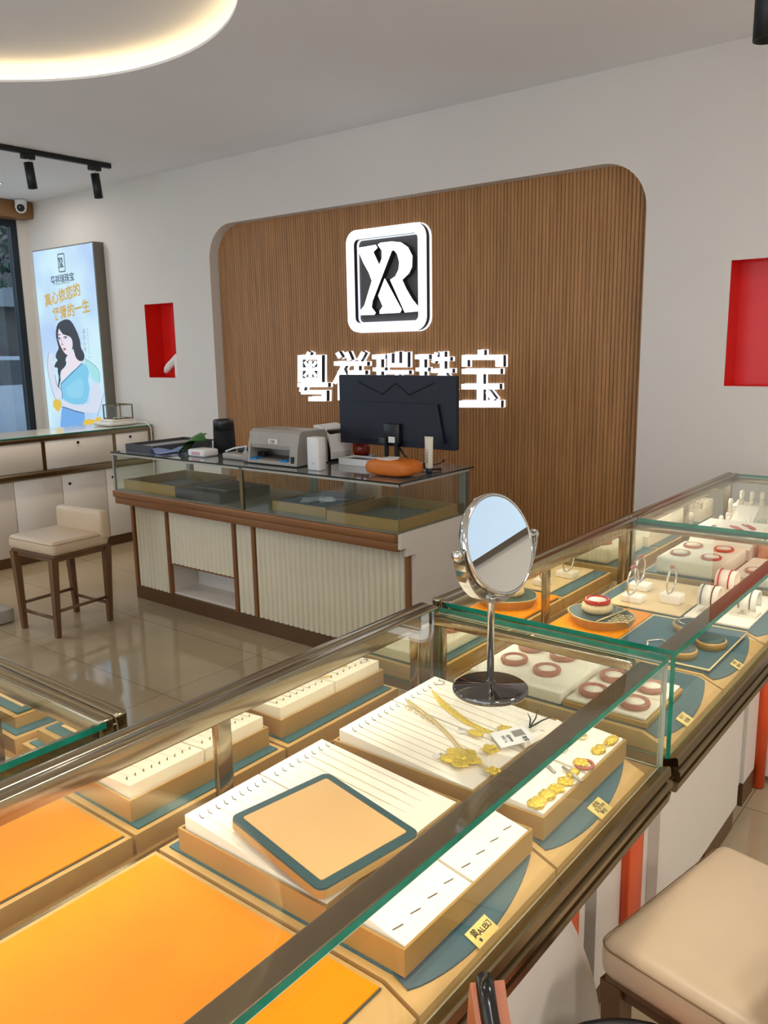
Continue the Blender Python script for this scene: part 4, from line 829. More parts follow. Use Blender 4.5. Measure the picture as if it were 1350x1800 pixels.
# ================================================================ glass display cases
FZ = 0.722      # display floor
XB, XF = -1.10, -0.512
edge_p = M('glass_edge_pale', (176, 186, 168), 0.15)
def ident(x, y, z): return (x, y, z)
def display_case(label, y0, y1, posts, tf=ident, near_end=True, far_end=True, lit=1.0, back_end=None, base=(None,)):
    c = tf((XB + XF) / 2, (y0 + y1) / 2, 0)
    vedge = edge_m if label.startswith('glass display case of') else edge_p
    t = thing('display_case', label, 'display case', c)
    b = B(tf); b.box(XB + 0.02, -0.66, y0 + 0.01, y1 - 0.01, 0.09, 0.665); put('cabinet', b, white_m, t)
    b = B(tf); b.box(XB + 0.04, -0.675, y0 + 0.02, y1 - 0.02, 0.0, 0.09); put('plinth', b, plinth_m, t)
    b = B(tf); b.box(XB + 0.01, XF - 0.008, y0 + 0.004, y1 - 0.004, 0.69, FZ); put('display_floor', b, M('case_floor_gold', (150, 116, 66), 0.4), t)
    # stepped bronze moulding along the customer side
    sec = [(-0.53, FZ - 0.005), (-0.5, FZ + 0.008), (-0.496, FZ + 0.006), (-0.494, 0.712), (-0.504, 0.708), (-0.504, 0.704), (-0.49, 0.7), (-0.49, 0.69), (-0.506, 0.684), (-0.506, 0.679), (-0.492, 0.676), (-0.496, 0.655), (-0.53, 0.65), (-0.66, 0.65), (-0.66, 0.69), (-0.53, 0.69)]
    b = B(tf); n = len(sec); vs = [(x, y0, z) for x, z in sec] + [(x, y1, z) for x, z in sec]
    b.add(vs, [tuple(range(n)), tuple(range(n, 2 * n))] + [(i, (i + 1) % n, n + (i + 1) % n, n + i) for i in range(n)]); put('bronze_moulding', b, bronze2_m, t)
    # glass
    b = B(tf); b.pane(XF - 0.008, XF, y0, y1, FZ, 0.942, 'x'); put('front_glass', b, [glass_m, vedge], t)
    b = B(tf); b.pane(XB + 0.044, XF, y0 - 0.002, y1 + 0.002, 0.943, 0.954, 'z'); put('top_glass', b, [glass_m, edge_m], t)
    if near_end: b = B(tf); b.pane(XB + 0.022, XF - 0.009, y0, y0 + 0.008, FZ, 0.942, 'y'); put('end_glass', b, [glass_m, vedge], t)
    if far_end: b = B(tf); b.pane(XB + 0.022, XF - 0.009, y1 - 0.008, y1, FZ, 0.942, 'y'); put('end_glass', b, [glass_m, vedge], t)
    # light channel under the top glass at the customer side
    b = B(tf); b.rbox(-0.561, -0.523, y0 + 0.02, y1 - 0.02, 0.932, 0.942, 0.004); ch = put('light_channel', b, M('channel_bronze', (120, 100, 74), 0.35, metal=0.7), t)
    b = B(tf); b.box(-0.558, -0.533, y0 + 0.03, y1 - 0.03, 0.9295, 0.9319); put('led_diffuser', b, led_m, ch)
    # bronze back frame with mirrored sliding doors
    b = B(tf); b.rbox(XB, XB + 0.026, y0, y1, 0.905, 0.960, 0.008); b.rbox(XB + 0.026, XB + 0.054, y0, y1, 0.918, 0.958, 0.006)
    b.box(XB, XB + 0.03, y0, y1, 0.69, FZ + 0.012); put('back_rail', b, bronze_m, t)
    b = B(tf)
    for yy, w in posts: b.rbox(XB - 0.002, XB + 0.03, yy - w / 2, yy + w / 2, FZ, 0.92, 0.004)
    put('door_stile', b, bronze_m, t)
    ys = [y0 + 0.002] + [p[0] for p in posts] + [y1 - 0.002]
    for i in range(len(ys) - 1):
        if ys[i + 1] - ys[i] > 0.06:
            o = 0.012 + 0.007 * (i % 2); b = B(tf); b.box(XB + o, XB + o + 0.004, ys[i], ys[i + 1], FZ + 0.008, 0.915); put('mirror_door', b, dmirror_m, t)
    for e, yy in ((near_end, y0 + 0.012), (far_end, y1 - 0.034)):
        if e: b = B(tf); b.rbox(XB + 0.054, -0.57, yy, yy + 0.022, 0.92, 0.941, 0.004); put('end_rail', b, bronze_m, t)
    la = bpy.data.lights.new('case_led', 'AREA'); la.shape = 'RECTANGLE'; la.size = 0.02; la.size_y = (y1 - y0) - 0.1; la.color = (1.0, 0.89, 0.73); la.energy = 0.6 * (y1 - y0) * lit
    o = bpy.data.objects.new('case_led', la); COL.objects.link(o)
    p = Vector(tf(-0.549, (y0 + y1) / 2, 0.928)); q = Vector(tf(-0.72, (y0 + y1) / 2, 0.75)); ax = Vector(tf(-0.549, (y0 + y1) / 2 + 1, 0.928)) - p
    zc = (p - q).normalized(); yc = ax.normalized(); xc = yc.cross(zc)
    o.matrix_world = Matrix(((xc.x, yc.x, zc.x, p.x), (xc.y, yc.y, zc.y, p.y), (xc.z, yc.z, zc.z, p.z), (0, 0, 0, 1)))
    lb = bpy.data.lights.new('rear_fill_light', 'AREA'); lb.shape = 'RECTANGLE'; lb.size = 0.012; lb.size_y = (y1 - y0) - 0.1; lb.color = (1.0, 0.90, 0.76); lb.energy = 0.9 * (y1 - y0) * lit  # fill strip added under the back rail to brighten the mirrored pad backs
    o2 = bpy.data.objects.new('rear_fill_light', lb); COL.objects.link(o2)
    p = Vector(tf(XB + 0.046, (y0 + y1) / 2, 0.916)); q = Vector(tf(XB + 0.085, (y0 + y1) / 2, 0.8)); zc = (p - q).normalized(); xc = yc.cross(zc)
    o2.matrix_world = Matrix(((xc.x, yc.x, zc.x, p.x), (xc.y, yc.y, zc.y, p.y), (xc.z, yc.z, zc.z, p.z), (0, 0, 0, 1)))
    return t
c1 = display_case('long glass display case nearest the viewer with orange pads and the table mirror on top', -0.9, 1.512, [(-0.3, 0.036), (0.878, 0.036), (1.478, 0.034), (1.5, 0.02)], near_end=True)
c2 = display_case('glass display case of bangles and orange pad beyond the table mirror', 1.553, 2.718, [(1.57, 0.02), (2.10, 0.034), (2.69, 0.036)], lit=1.15)
c3 = display_case('farthest glass display case against the white wall with white ring stands', 2.727, 3.905, [(2.745, 0.03), (3.30, 0.034), (3.885, 0.034)], lit=1.1)
LT = lambda x, y, z: (y, -0.358 - x, z)     # the case standing crosswise at the back of the near one
c4 = display_case('glass display case standing crosswise behind the near case beside the open floor', -3.2, -1.15, [(-1.62, 0.036), (-2.3, 0.036), (-1.17, 0.02)], tf=LT, lit=1.8)
# cabinet fronts below the moulding
def front_panel(t, poly, th=0.03):
    b = B(); b.prism(poly, -0.66, -0.66 + th, 'yz'); return put('front_panel', b, white_m, t)
front_panel(c1, [(0.75, 0.1), (1.545, 0.1), (1.53, 0.18), (1.50, 0.26), (1.47, 0.34), (1.44, 0.4), (1.40, 0.5), (1.36, 0.648), (0.75, 0.648)], 0.03) if False else None
b = B(); n = 10; vs = []
for i in range(n + 1):
    s = i / n; z = 0.09 + 0.56 * s; ye = 1.485 - 0.30 * s ** 1.5
    for x, y in ((-0.66, 0.62), (-0.575, 0.62), (-0.575, ye - 0.06), (-0.60, ye - 0.015), (-0.66, ye)): vs.append((x, y, z))
fs = [tuple(range(5)), tuple(range(5 * n, 5 * n + 5))]
for i in range(n):
    for k in range(5): fs.append((i * 5 + k, i * 5 + (k + 1) % 5, i * 5 + 5 + (k + 1) % 5, i * 5 + 5 + k))
b.add(vs, fs, 0, False); put('curved_front_panel', b, white_m, c1)
b = B(); b.box(-0.662, -0.655, 0.5, 1.5, 0.0, 0.085); put('front_plinth', b, plinth_m, c1)
b = B(); b.rbox(-0.672, -0.655, 1.38, 1.468, 0.03, 0.65, 0.006); put('orange_strip', b, acryl_m, c1)
b = B(); b.rbox(-0.665, -0.64, 1.70, 1.79, 0.02, 0.65, 0.006); put('orange_strip', b, acryl_m, c2)
b = B(); b.box(-0.66, -0.632, 1.87, 2.585, 0.085, 0.65); put('front_panel', b, white_m, c2)
b = B(); b.box(-0.66, -0.640, 2.30, 2.58, 0.0, 0.085); put('front_plinth', b, plinth_m, c2)
b = B(); b.box(-0.70, -0.652, 2.73, 2.86, 0.085, 0.65); put('front_panel', b, white_m, c3)
b = B(); b.box(-0.70, -0.652, 2.73, 2.862, 0.0, 0.085); put('front_plinth', b, plinth_m, c3)
b = B(); b.cyl((-0.645, 2.9, 0), 0.022, 0.003, 0.65, 'z'); put('orange_strip', b, acryl_m, c3)
b = B(); b.box(-0.66, -0.6, 2.935, 3.8, 0.03, 0.65); put('front_panel', b, white_m, c3)

# ---------------------------------------------------------------- display bases (gold boards with teal leather)
DZ = 0.757
def display_base(label, y0, y1, kind='teal', tf=ident, x0=-1.045, xk=-0.578, xf=-0.524, zf=0.734):
    t = thing('gold_display_board', label, 'display board', tf((x0 + xk) / 2, (y0 + y1) / 2, FZ))
    sec = [(x0, FZ), (x0, DZ), (xk, DZ), (xf, zf), (xf, FZ)]
    b = B(tf); n = len(sec); vs = [(x, y0, z) for x, z in sec] + [(x, y1, z) for x, z in sec]
    b.add(vs, [tuple(range(n)), tuple(range(n, 2 * n))] + [(i, (i + 1) % n, n + (i + 1) % n, n + i) for i in range(n)]); put('board', b, gold_m, t)
    if kind == 'orange':
        b = B(tf); b.box(x0 + 0.012, xk + 0.004, y0 + 0.01, y1 - 0.01, DZ, DZ + 0.004); put('leather_pad', b, orange_m, t)
        b = B(tf); b.box(x0 + 0.010, xk + 0.006, y0 + 0.008, y1 - 0.008, DZ, DZ + 0.0015); put('pad_edge', b, dteal_m, t)
        return t
    def sl(x): return DZ + 0.003 - (max(0, x - xk)) * (DZ - zf) / (xf - xk)
    b = B(tf); b.box(x0 + 0.01, xk, y0 + 0.012, y1 - 0.012, DZ, DZ + 0.003)
    m = 18; vs = []; L = y1 - y0 - 0.024
    for i in range(m + 1):
        s = i / m; y = y0 + 0.012 + L * s
        x = xk + 0.004 + 0.045 * (math.sin(PI * min(1, 0.12 + 0.83 * s ** 0.9)) ** 0.7)
        x = min(x, xf - 0.003)
        vs += [(xk, y, DZ + 0.003), (x, y, sl(x)), (xk, y, DZ + 0.0), (x, y, sl(x) - 0.003)]
    fs = []
    for i in range(m): fs += [(i * 4, i * 4 + 1, i * 4 + 5, i * 4 + 4), (i * 4 + 1, i * 4 + 3, i * 4 + 7, i * 4 + 5)]
    b.add(vs, fs); put('teal_cover', b, teal_m, t)
    return t
b0 = display_base('nearest display board covered with a plain orange leather pad', 0.33, 0.703, 'orange')
bx = display_base('orange padded display board outside the lower picture edge', -0.06, 0.32, 'orange')
b1 = display_base('teal display board under the bracelet pads and square tray', 0.71, 1.075)
b2 = display_base('teal display board under the gold necklaces and rings', 1.082, 1.448)
b3 = display_base('teal display board under the ivory pads of eight bangles', 1.568, 1.935)
b4 = display_base('teal display board under the boat shaped stand and oval trays', 1.942, 2.308)
b5 = display_base('teal display board under the white cuff stands', 2.315, 2.682)
b6 = display_base('teal display board under the first pads of the farthest case', 2.745, 3.11)
b7 = display_base('teal display board in the middle of the farthest case', 3.118, 3.485)
b8 = display_base('teal display board at the wall end of the farthest case', 3.492, 3.86)
for i, (y0, y1, s) in enumerate(((-1.58, -1.20, 'next to the corner post'), (-1.99, -1.61, 'beyond the slim door post'), (-2.4, -2.02, 'third from its corner'))):
    display_base('teal display board in the crosswise glass case, ' + s, y0, y1, 'teal', LT)

# price cards
def price_card(label, y, lines, x=-0.5365, w=0.052, d=0.027):
    zf = 0.734; slope = math.atan2(DZ - zf, 0.054)
    t = thing('price_card', label, 'card', (x, y, DZ + 0.003 - (x + 0.578) * math.tan(slope)))
    u = Vector((0, 1, 0)); v = Vector((-math.cos(slope), 0, math.sin(slope))); nn = Vector((math.sin(slope), 0, math.cos(slope))); c = Vector(t.location) + nn * 0.0008
    b = B(); vs = []
    for h in (0, 0.0016):
        for a, e in ((-1, -1), (1, -1), (1, 1), (-1, 1)): vs.append((c + u * a * w / 2 + v * e * d / 2 + nn * h)[:])
    b.add(vs, [(3, 2, 1, 0), (4, 5, 6, 7), (0, 1, 5, 4), (1, 2, 6, 5), (2, 3, 7, 6), (3, 0, 4, 7)]); k = put('card', b, M('brass_card', (240, 214, 130), 0.35, metal=0.2), t)
    b = B()
    for s, size, a, e in lines: b.text(s, size, (c + u * a + v * e + nn * 0.0019)[:], u, v, bold=0.0002)
    put('lettering', b, ink_m, k, recalc=False)
    return t
price_card('small brass price card on the teal slope before the bracelet pads', 0.875, [('黄', 0.013, -0.013, 0.004), ('ALE', 0.012, 0.0025, 0.001), ('幻', 0.012, 0.017, 0.001), ('金', 0.006, -0.013, -0.007)])
price_card('small brass price card on the teal slope before the gold rings', 1.268, [('戒指', 0.010, 0, 0.008), ('足金999', 0.0095, 0.001, -0.0005), ('特价', 0.0095, 0, -0.009)], w=0.046, d=0.03)
price_card('small brass price card on the teal slope before the bangles', 1.708, [('手镯', 0.011, 0, 0.006), ('玛瑙', 0.011, 0, -0.006)], w=0.044, d=0.028)
price_card('small brass price card on the teal slope before the oval trays', 2.095, [('手链', 0.011, 0, 0.006), ('银饰', 0.011, 0, -0.006)], w=0.04, d=0.026)

# ---------------------------------------------------------------- trays and pads in the near case
def tray(label, x0, x1, y0, y1, z0=0.7602, z1=0.8, group=None, mat=None):
    b = B(); w = 0.004
    b.box(x0, x1, y0, y0 + w, z0, z1); b.box(x0, x1, y1 - w, y1, z0, z1); b.box(x0, x0 + w, y0 + w, y1 - w, z0, z1); b.box(x1 - w, x1, y0 + w, y1 - w, z0, z1)
    b.box(x0 + w, x1 - w, y0 + w, y1 - w, z0, z1 - 0.012)
    return solo('display_tray', b, mat or gold2_m, label, 'tray', group)
tray('gold tray holding two necklace pads under the square tray', -1.012, -0.692, 0.725, 1.062)
tray('low gold tray holding the two bracelet pads behind the front glass', -0.690, -0.558, 0.725, 1.062)
tray('gold tray holding the necklace pads beside the table mirror base', -1.012, -0.692, 1.098, 1.436)
tray('low gold tray holding the ring pads behind the front glass', -0.690, -0.558, 1.098, 1.436)
def wedge_pad(name, label, cat, y0, y1, prof, grooves=0, hooks=0, xg=None, slits=None, group=None, tf=ident):
    """soft pad: side profile in x-z extruded along y"""
    xs = [p[0] for p in prof]
    t = thing(name, label, cat, tf((min(xs) + max(xs)) / 2, (y0 + y1) / 2, min(p[1] for p in prof)), 0, group)
    n = len(prof); b = B(tf); b.add([(x, y0, z) for x, z in prof] + [(x, y1, z) for x, z in prof], [tuple(range(n)), tuple(range(n, 2 * n))] + [(i, (i + 1) % n, n + (i + 1) % n, n + i) for i in range(n)])
    put('cushion', b, pad_m, t)
    def zt(x):
        top = prof[2:]
        for i in range(len(prof) - 1):
            (xa, za), (xb, zb) = prof[i], prof[i + 1]
            if xb > xa and xa <= x <= xb and i >= 1: return za + (zb - za) * (x - xa) / (xb - xa)
        return prof[-2][1]
    if grooves:
        b = B(tf)
        for k in range(grooves):
            y = y0 + (y1 - y0) * (k + 0.7) / (grooves + 0.4)
            xa, xb = xg; za, zb = zt(xa) + 0.0004, zt(xb) + 0.0004
            b.add([(xa, y - 0.0006, za), (xb, y - 0.0006, zb), (xb, y + 0.0006, zb), (xa, y + 0.0006, za)], [(0, 1, 2, 3)])
        put('grooves', b, groove_m, t, recalc=False)
    for k in range(hooks):
        y = y0 + (y1 - y0) * (k + 0.7) / (hooks + 0.4); xa = xg[0] - 0.004; z = zt(xa)
        b = B(tf); b.tube([(xa + 0.006, y + 0.002, z + 0.0006), (xa, y, z + 0.001), (xa - 0.001, y - 0.001, z + 0.007)], 0.0007, 5); put('hook', b, tick_m, t)
    if slits:
        b = B(tf)
        for x, k in slits:
            for i in range(k):
                y = y0 + (y1 - y0) * (i + 0.6) / k - 0.006; z = zt(x) + 0.0005
                b.add([(x - 0.0012, y - 0.009, z), (x + 0.003, y + 0.009, z), (x + 0.005, y + 0.009, z), (x + 0.0010, y - 0.009, z)], [(0, 1, 2, 3)])
        put('slit', b, M('slit_shadow', (88, 76, 64), 0.9), t, recalc=False)
    return t
NP = [(-1.003, 0.789), (-1.003, 0.822), (-0.74, 0.801), (-0.698, 0.799), (-0.698, 0.789)]
wedge_pad('necklace_pad', 'sloped ivory necklace pad under the left half of the square tray', 'pad', 0.733, 0.893, NP, 5, 9, (-0.975, -0.745))
wedge_pad('necklace_pad', 'sloped ivory necklace pad with grooves beyond the square tray', 'pad', 0.897, 1.056, NP, 7, 8, (-0.975, -0.745))
wedge_pad('necklace_pad', 'sloped ivory necklace pad under the large gold flower pendant', 'pad', 1.106, 1.272, NP, 8, 8, (-0.975, -0.745))
wedge_pad('necklace_pad', 'sloped ivory necklace pad under the yellow ribbon and paper tag', 'pad', 1.276, 1.43, NP, 6, 7, (-0.975, -0.745))
BP = [(-0.684, 0.789), (-0.684, 0.800), (-0.668, 0.819), (-0.563, 0.798), (-0.563, 0.789)]
wedge_pad('bracelet_pad', 'plain ivory bracelet pad nearest the viewer in the low gold tray', 'pad', 0.733, 0.891, BP, slits=((-0.655, 4), (-0.59, 4)))
wedge_pad('bracelet_pad', 'plain ivory bracelet pad next to the gold rings in the low gold tray', 'pad', 0.897, 1.056, BP, slits=((-0.655, 4), (-0.59, 4)))
RP = [(-0.684, 0.789), (-0.684, 0.806), (-0.668, 0.812), (-0.563, 0.803), (-0.563, 0.789)]
wedge_pad('ring_pad', 'ivory ring pad carrying four yellow gold pieces', 'pad', 1.106, 1.262, RP, slits=((-0.655, 3),))
wedge_pad('ring_pad', 'ivory ring pad carrying gold pieces beside the far end glass', 'pad', 1.27, 1.43, RP, slits=((-0.655, 3),))
# square tray lying on the necklace pads
t = thing('square_tray', 'square gold serving tray with teal rim lying across the necklace pads', 'tray', (-0.790, 0.829, 0.8205), math.radians(-8.5))
def lrect(w, h, r): return rrect(-w / 2, w / 2, -h / 2, h / 2, r)
b = B(local=True); b.prism(lrect(0.224, 0.196, 0.014), 0.0, 0.013); put('board', b, gold2_m, t)
b = B(local=True); b.prism(lrect(0.222, 0.194, 0.013), 0.013, 0.0165); put('teal_rim', b, dteal_m, t)
b = B(local=True); b.prism(lrect(0.192, 0.166, 0.004), 0.0165, 0.0175); put('leather_inlay', b, M('sand_leather', (222, 176, 116), 0.5, var=0.04), t)
t.rotation_euler = (0.0, math.radians(3.5), math.radians(-8.5))
# thin chains in the pad grooves
def zpad(x): return 0.822 - 0.021 * (x + 1.003) / 0.263 if x < -0.74 else 0.801 - 0.002 * (x + 0.74) / 0.042
first = None
for y0, y1, ks, g in ((1.106, 1.272, range(0, 6), 8), (0.897, 1.056, range(3, 7), 7), (1.276, 1.43, range(1, 4), 6)):
    for k in ks:
        y = y0 + (y1 - y0) * (k + 0.7) / (g + 0.4)
        if first is None:
            b = B(); b.tube([(-0.976 + 0.2 * i / 8, y, zpad(-0.976 + 0.2 * i / 8) + 0.0006) for i in range(9)], 0.0005, 5)
            first = solo('necklace', b, pale_m, 'thin straight pale gold chain laid along an ivory necklace pad', 'necklace', 'thin chains on the necklace pads'); fy = y
        else:
            o = first.copy(); COL.objects.link(o); o.location.y += y - fy
# gold jewellery
def nugget(c, rx, ry, rz, seed, rough=0.25, sub=3):
    rnd = random.Random(seed); bm = bmesh.new(); bmesh.ops.create_icosphere(bm, subdivisions=sub, radius=1); bm.verts.index_update()
    ph = [rnd.uniform(0, 6) for _ in range(6)]; vs = []
    for v in bm.verts:
        p = v.co; d = 1 + rough * (math.sin(p.x * 7 + ph[0]) * math.sin(p.y * 6 + ph[1]) + 0.5 * math.sin(p.z * 9 + ph[2] + p.x * 5)) * 0.6
        vs.append((c[0] + p.x * rx * d, c[1] + p.y * ry * d, c[2] + p.z * rz * d))
    b = B(); b.add(vs, [tuple(v.index for v in f.verts) for f in bm.faces], 0, True); bm.free(); return b
def flower(name, label, c, r, n, seed, cat='pendant', mat=None):
    t = thing(name, label, cat, c); rnd = random.Random(seed); a0 = rnd.uniform(0, 6)
    for i in range(n):
        a = a0 + 2 * PI * i / n; b = nugget((c[0] + r * 0.6 * math.cos(a), c[1] + r * 0.6 * math.sin(a), c[2] + 0.003), r * 0.5, r * 0.42, 0.0035, seed + i, 0.3, 2); put('petal', b, mat or jewel_m, t)
    b = nugget((c[0], c[1], c[2] + 0.005), r * 0.35, r * 0.35, 0.004, seed + 50, 0.4, 2); put('centre', b, mat or jewel_m, t); return t
t = flower('pendant', 'large yellow gold flower pendant on the front necklace pad', (-0.764, 1.17, 0.8085), 0.036, 5, 3)
flower('pendant', 'round gold flower pendant lying just beyond the large flower pendant', (-0.738, 1.232, 0.807), 0.016, 5, 9)
flower('pendant', 'small gold pendant hanging where the twin chain ends near the light channel', (-0.694, 1.168, 0.8055), 0.013, 4, 14)
b = B()
P0 = [(-0.972, 1.285), (-0.92, 1.268), (-0.874, 1.25), (-0.82, 1.222), (-0.785, 1.2), (-0.752, 1.187), (-0.71, 1.176)]
b.tube([(x, y, zpad(x) + 0.003) for x, y in P0], 0.0022, 6); b.tube([(x - 0.004, y + 0.008, zpad(x) + 0.003) for x, y in P0[:-1]] + [(-0.706, 1.17, 0.809)], 0.0016, 6)
solo('necklace', b, pale_m, 'heavy double gold chain running from the pad edge to the flower pendant', 'necklace')
b = B(); rnd = random.Random(4)
for i in range(40):
    s = rnd.random(); x = -0.965 + 0.085 * s; y = 1.272 - 0.022 * s + rnd.uniform(-0.008, 0.008)
    b.lathe([(0, -0.002), (0.0017, -0.001), (0.0017, 0.001), (0, 0.002)], (x, y, zpad(x) + 0.002 + rnd.uniform(0, 0.003)), n=6)
o = solo('beaded_tassel', b, pale_m, 'cluster of tiny gold beads at the top of the double chain', 'tassel')
b = B(); P1 = [(-0.963, 1.362), (-0.935, 1.345), (-0.905, 1.327), (-0.86, 1.309), (-0.83, 1.299), (-0.79, 1.296), (-0.765, 1.297)]; vs = []
W = [0.001, 0.006, 0.009, 0.009, 0.008, 0.006, 0.004]
for (x, y), w in zip(P1, W): vs += [(x - w * 0.4, y - w, zpad(x) + 0.0015), (x, y, zpad(x) + 0.006), (x + w * 0.4, y + w, zpad(x) + 0.0015)]
b.add(vs, [(i * 3 + k, i * 3 + k + 1, i * 3 + 4 + k, i * 3 + 3 + k) for i in range(6) for k in range(2)], 0, True); solo('gold_ribbon_necklace', b, jewel_m, 'flat yellow gold ribbon necklace pointing under the table mirror base', 'necklace')
b = nugget((-0.752, 1.318, 0.811), 0.02, 0.012, 0.005, 21); solo('pendant', b, jewel_m, 'gold leaf pendant at the end of the ribbon necklace', 'pendant')
b = nugget((-0.792, 1.266, 0.813), 0.016, 0.011, 0.0045, 22); solo('pendant', b, jewel_m, 'grainy gold pendant next to the printed paper tag', 'pendant')
t = thing('paper_tag', 'white printed paper tag with grey square leaning over the necklace pad', 'tag', (-0.722, 1.288, 0.812))
def tilt_quad(b, c, u, v, w, h, m=0, th=0.001):
    c = Vector(c); u = Vector(u).normalized(); v = Vector(v).normalized(); nn = u.cross(v); vs = []
    for e in (0, th):
        for a, d in ((-1, -1), (1, -1), (1, 1), (-1, 1)): vs.append((c + u * a * w / 2 + v * d * h / 2 + nn * e)[:])
    b.add(vs, [(3, 2, 1, 0), (4, 5, 6, 7), (0, 1, 5, 4), (1, 2, 6, 5), (2, 3, 7, 6), (3, 0, 4, 7)], m)
TU, TV = Vector((0.55, -0.82, 0.0)).normalized(), Vector((-0.3, -0.2, 0.0))
TU = Vector((0.78, -0.62, 0)).normalized(); TV = Vector((0.6, 0.75, 0.12)).normalized()
tc_ = Vector((-0.726, 1.292, 0.814))
b = B(); tilt_quad(b, tc_, TU, TV, 0.062, 0.07); k = put('card', b, paper_m, t)
nn = TU.cross(TV)
b = B(); tilt_quad(b, tc_ + TV * 0.014 + TU * -0.006 + nn * 0.0011, TU, TV, 0.024, 0.022, th=0.0003); put('grey_square', b, M('grey_print_square', (140, 134, 128), 0.7), k)
b = B(); b.text('足金999', 0.008, (tc_ + TU * 0.006 - TV * 0.008 + nn * 0.0016)[:], TU, TV, bold=0.0002); b.text('重量 5.2g', 0.007, (tc_ + TU * 0.004 - TV * 0.018 + nn * 0.0016)[:], TU, TV); b.text('珠宝', 0.01, (tc_ + TU * 0.02 + TV * 0.018 + nn * 0.0016)[:], TU, TV, bold=0.0002); put('lettering', b, ink_m, k, recalc=False)
def small_tag(label, x, y, a):
    t = thing('barcode_tag', label, 'tag', (x, y, zpad(x) + 0.001)); u = Vector((math.cos(a), math.sin(a), 0)); v = Vector((-math.sin(a), math.cos(a), 0)); c = Vector((x, y, zpad(x) + 0.002))
    b = B(); tilt_quad(b, c, u, v, 0.016, 0.02, th=0.0006); k = put('card', b, M('tag_paper', (232, 222, 214), 0.8), t)
    b = B()
    for i in range(7): tilt_quad(b, c + u * (-0.006 + 0.002 * i) + v * 0.006 + Vector((0, 0, 0.0008)), u, v, 0.0005 + 0.0006 * (i % 3 == 0), 0.006, th=0.0002)
    put('bars', b, M('purple_grey_ink', (96, 76, 84), 0.7), k)
small_tag('small printed tag beside the large flower pendant', -0.802, 1.155, -0.5)
small_tag('small printed tag near the middle of the pads beside the grainy pendant', -0.822, 1.262, 0.4)
small_tag('small white tag curled at the top corner of the far necklace pad', -0.975, 1.41, 0.1)
b = B(); rt = (-0.722, 1.352, 0.81)
for e in ((-0.735, 1.41, 0.822), (-0.705, 1.41, 0.815), (-0.748, 1.392, 0.818)): b.tube([rt, ((rt[0] + e[0]) / 2 + .004, (rt[1] + e[1]) / 2, 0.818), e], 0.0016, 6, taper=[1.2, 1, .5])
solo('dark_twig', b, ink_m, 'dark branching twig ornament behind the printed paper tag', 'ornament')
t = thing('strip_card', 'ivory folded card strip standing by the light channel next to the paper tag', 'card', (-0.69, 1.36, 0.806))
b = B(); b.prism([(-0.707, 1.29), (-0.694, 1.282), (-0.676, 1.40), (-0.69, 1.408)], 0.804, 0.815); put('card', b, pad_m, t)
b = B(); b.lathe([(0, 0), (0.004, 0.001), (0, 0.002)], (-0.69, 1.345, 0.815), n=10, sx=1.2, sy=0.6); put('stud', b, silver_m, t)
# rings and gold pieces on the ring pads
def zring(x): return 0.812 - 0.009 * (x + 0.668) / 0.105
for i, (x, y, rx, ry, lab) in enumerate(((-0.582, 1.122, 0.014, 0.02, 'leaf shaped gold piece at the near end of the ring pad'), (-0.58, 1.152, 0.014, 0.016, 'gold grainy piece second from the near end of the ring pad'), (-0.578, 1.245, 0.009, 0.015, 'gold drop piece at the middle of the ring pads'), (-0.577, 1.352, 0.012, 0.018, 'pale gold cluster third from the far end of the ring pad'), (-0.574, 1.40, 0.010, 0.022, 'gold branching piece at the far end of the ring pad'))):
    b = nugget((x, y, zring(x) + 0.004), rx, ry, 0.0055, 60 + i, 0.3, 3); solo('gold_piece', b, jewel_m, lab, 'jewelry')
flower('gold_flower_ring', 'gold flower ring between the grainy pieces on the ring pad', (-0.578, 1.182, zring(-0.578)), 0.014, 5, 31, 'ring'); flower('gold_flower_ring', 'round gold flower ring at the far edge of the near ring pad', (-0.576, 1.212, zring(-0.576)), 0.014, 6, 37, 'ring')
t = flower('gold_flower_ring', 'gold flower brooch with rust base on the far ring pad', (-0.582, 1.285, zring(-0.582) + 0.002), 0.014, 6, 43, 'ring')
b = B(); b.tube([(-0.576 + 0.015 * math.cos(i * PI / 10), 1.287 + 0.017 * math.sin(i * PI / 10), zring(-0.57) + 0.003) for i in range(20)], 0.003, 6, closed=True); put('rust_base', b, jade_m, t)
for i, (x, y, lab) in enumerate(((-0.622, 1.376, 'pale stone ring near the light channel at the far ring pad'), (-0.636, 1.345, 'small dark ring beside the pale stone ring'), (-0.628, 1.305, 'silver ring lying near the light channel'))):
    b = B(); b.tube([(x + 0.008 * math.cos(k * PI / 9), y + 0.010 * math.sin(k * PI / 9), zring(x) + 0.004) for k in range(18)], 0.0026, 6, closed=True); solo('ring', b, (pale_m, tick_m, silver_m)[i], lab, 'ring')
for i, (p, q, lab) in enumerate((((-0.628, 1.238), (-0.603, 1.226), 'short grey slot clip between the two ring pads'), ((-0.598, 1.246), (-0.553, 1.226), 'long grey slot clip between the two ring pads'))):
    b = B(); b.tube([(p[0], p[1], 0.8125), (q[0], q[1], 0.8085)], 0.003, 8); solo('slot_clip', b, M('grey_clip', (170, 166, 158), 0.4, metal=0.4), lab, 'clip')
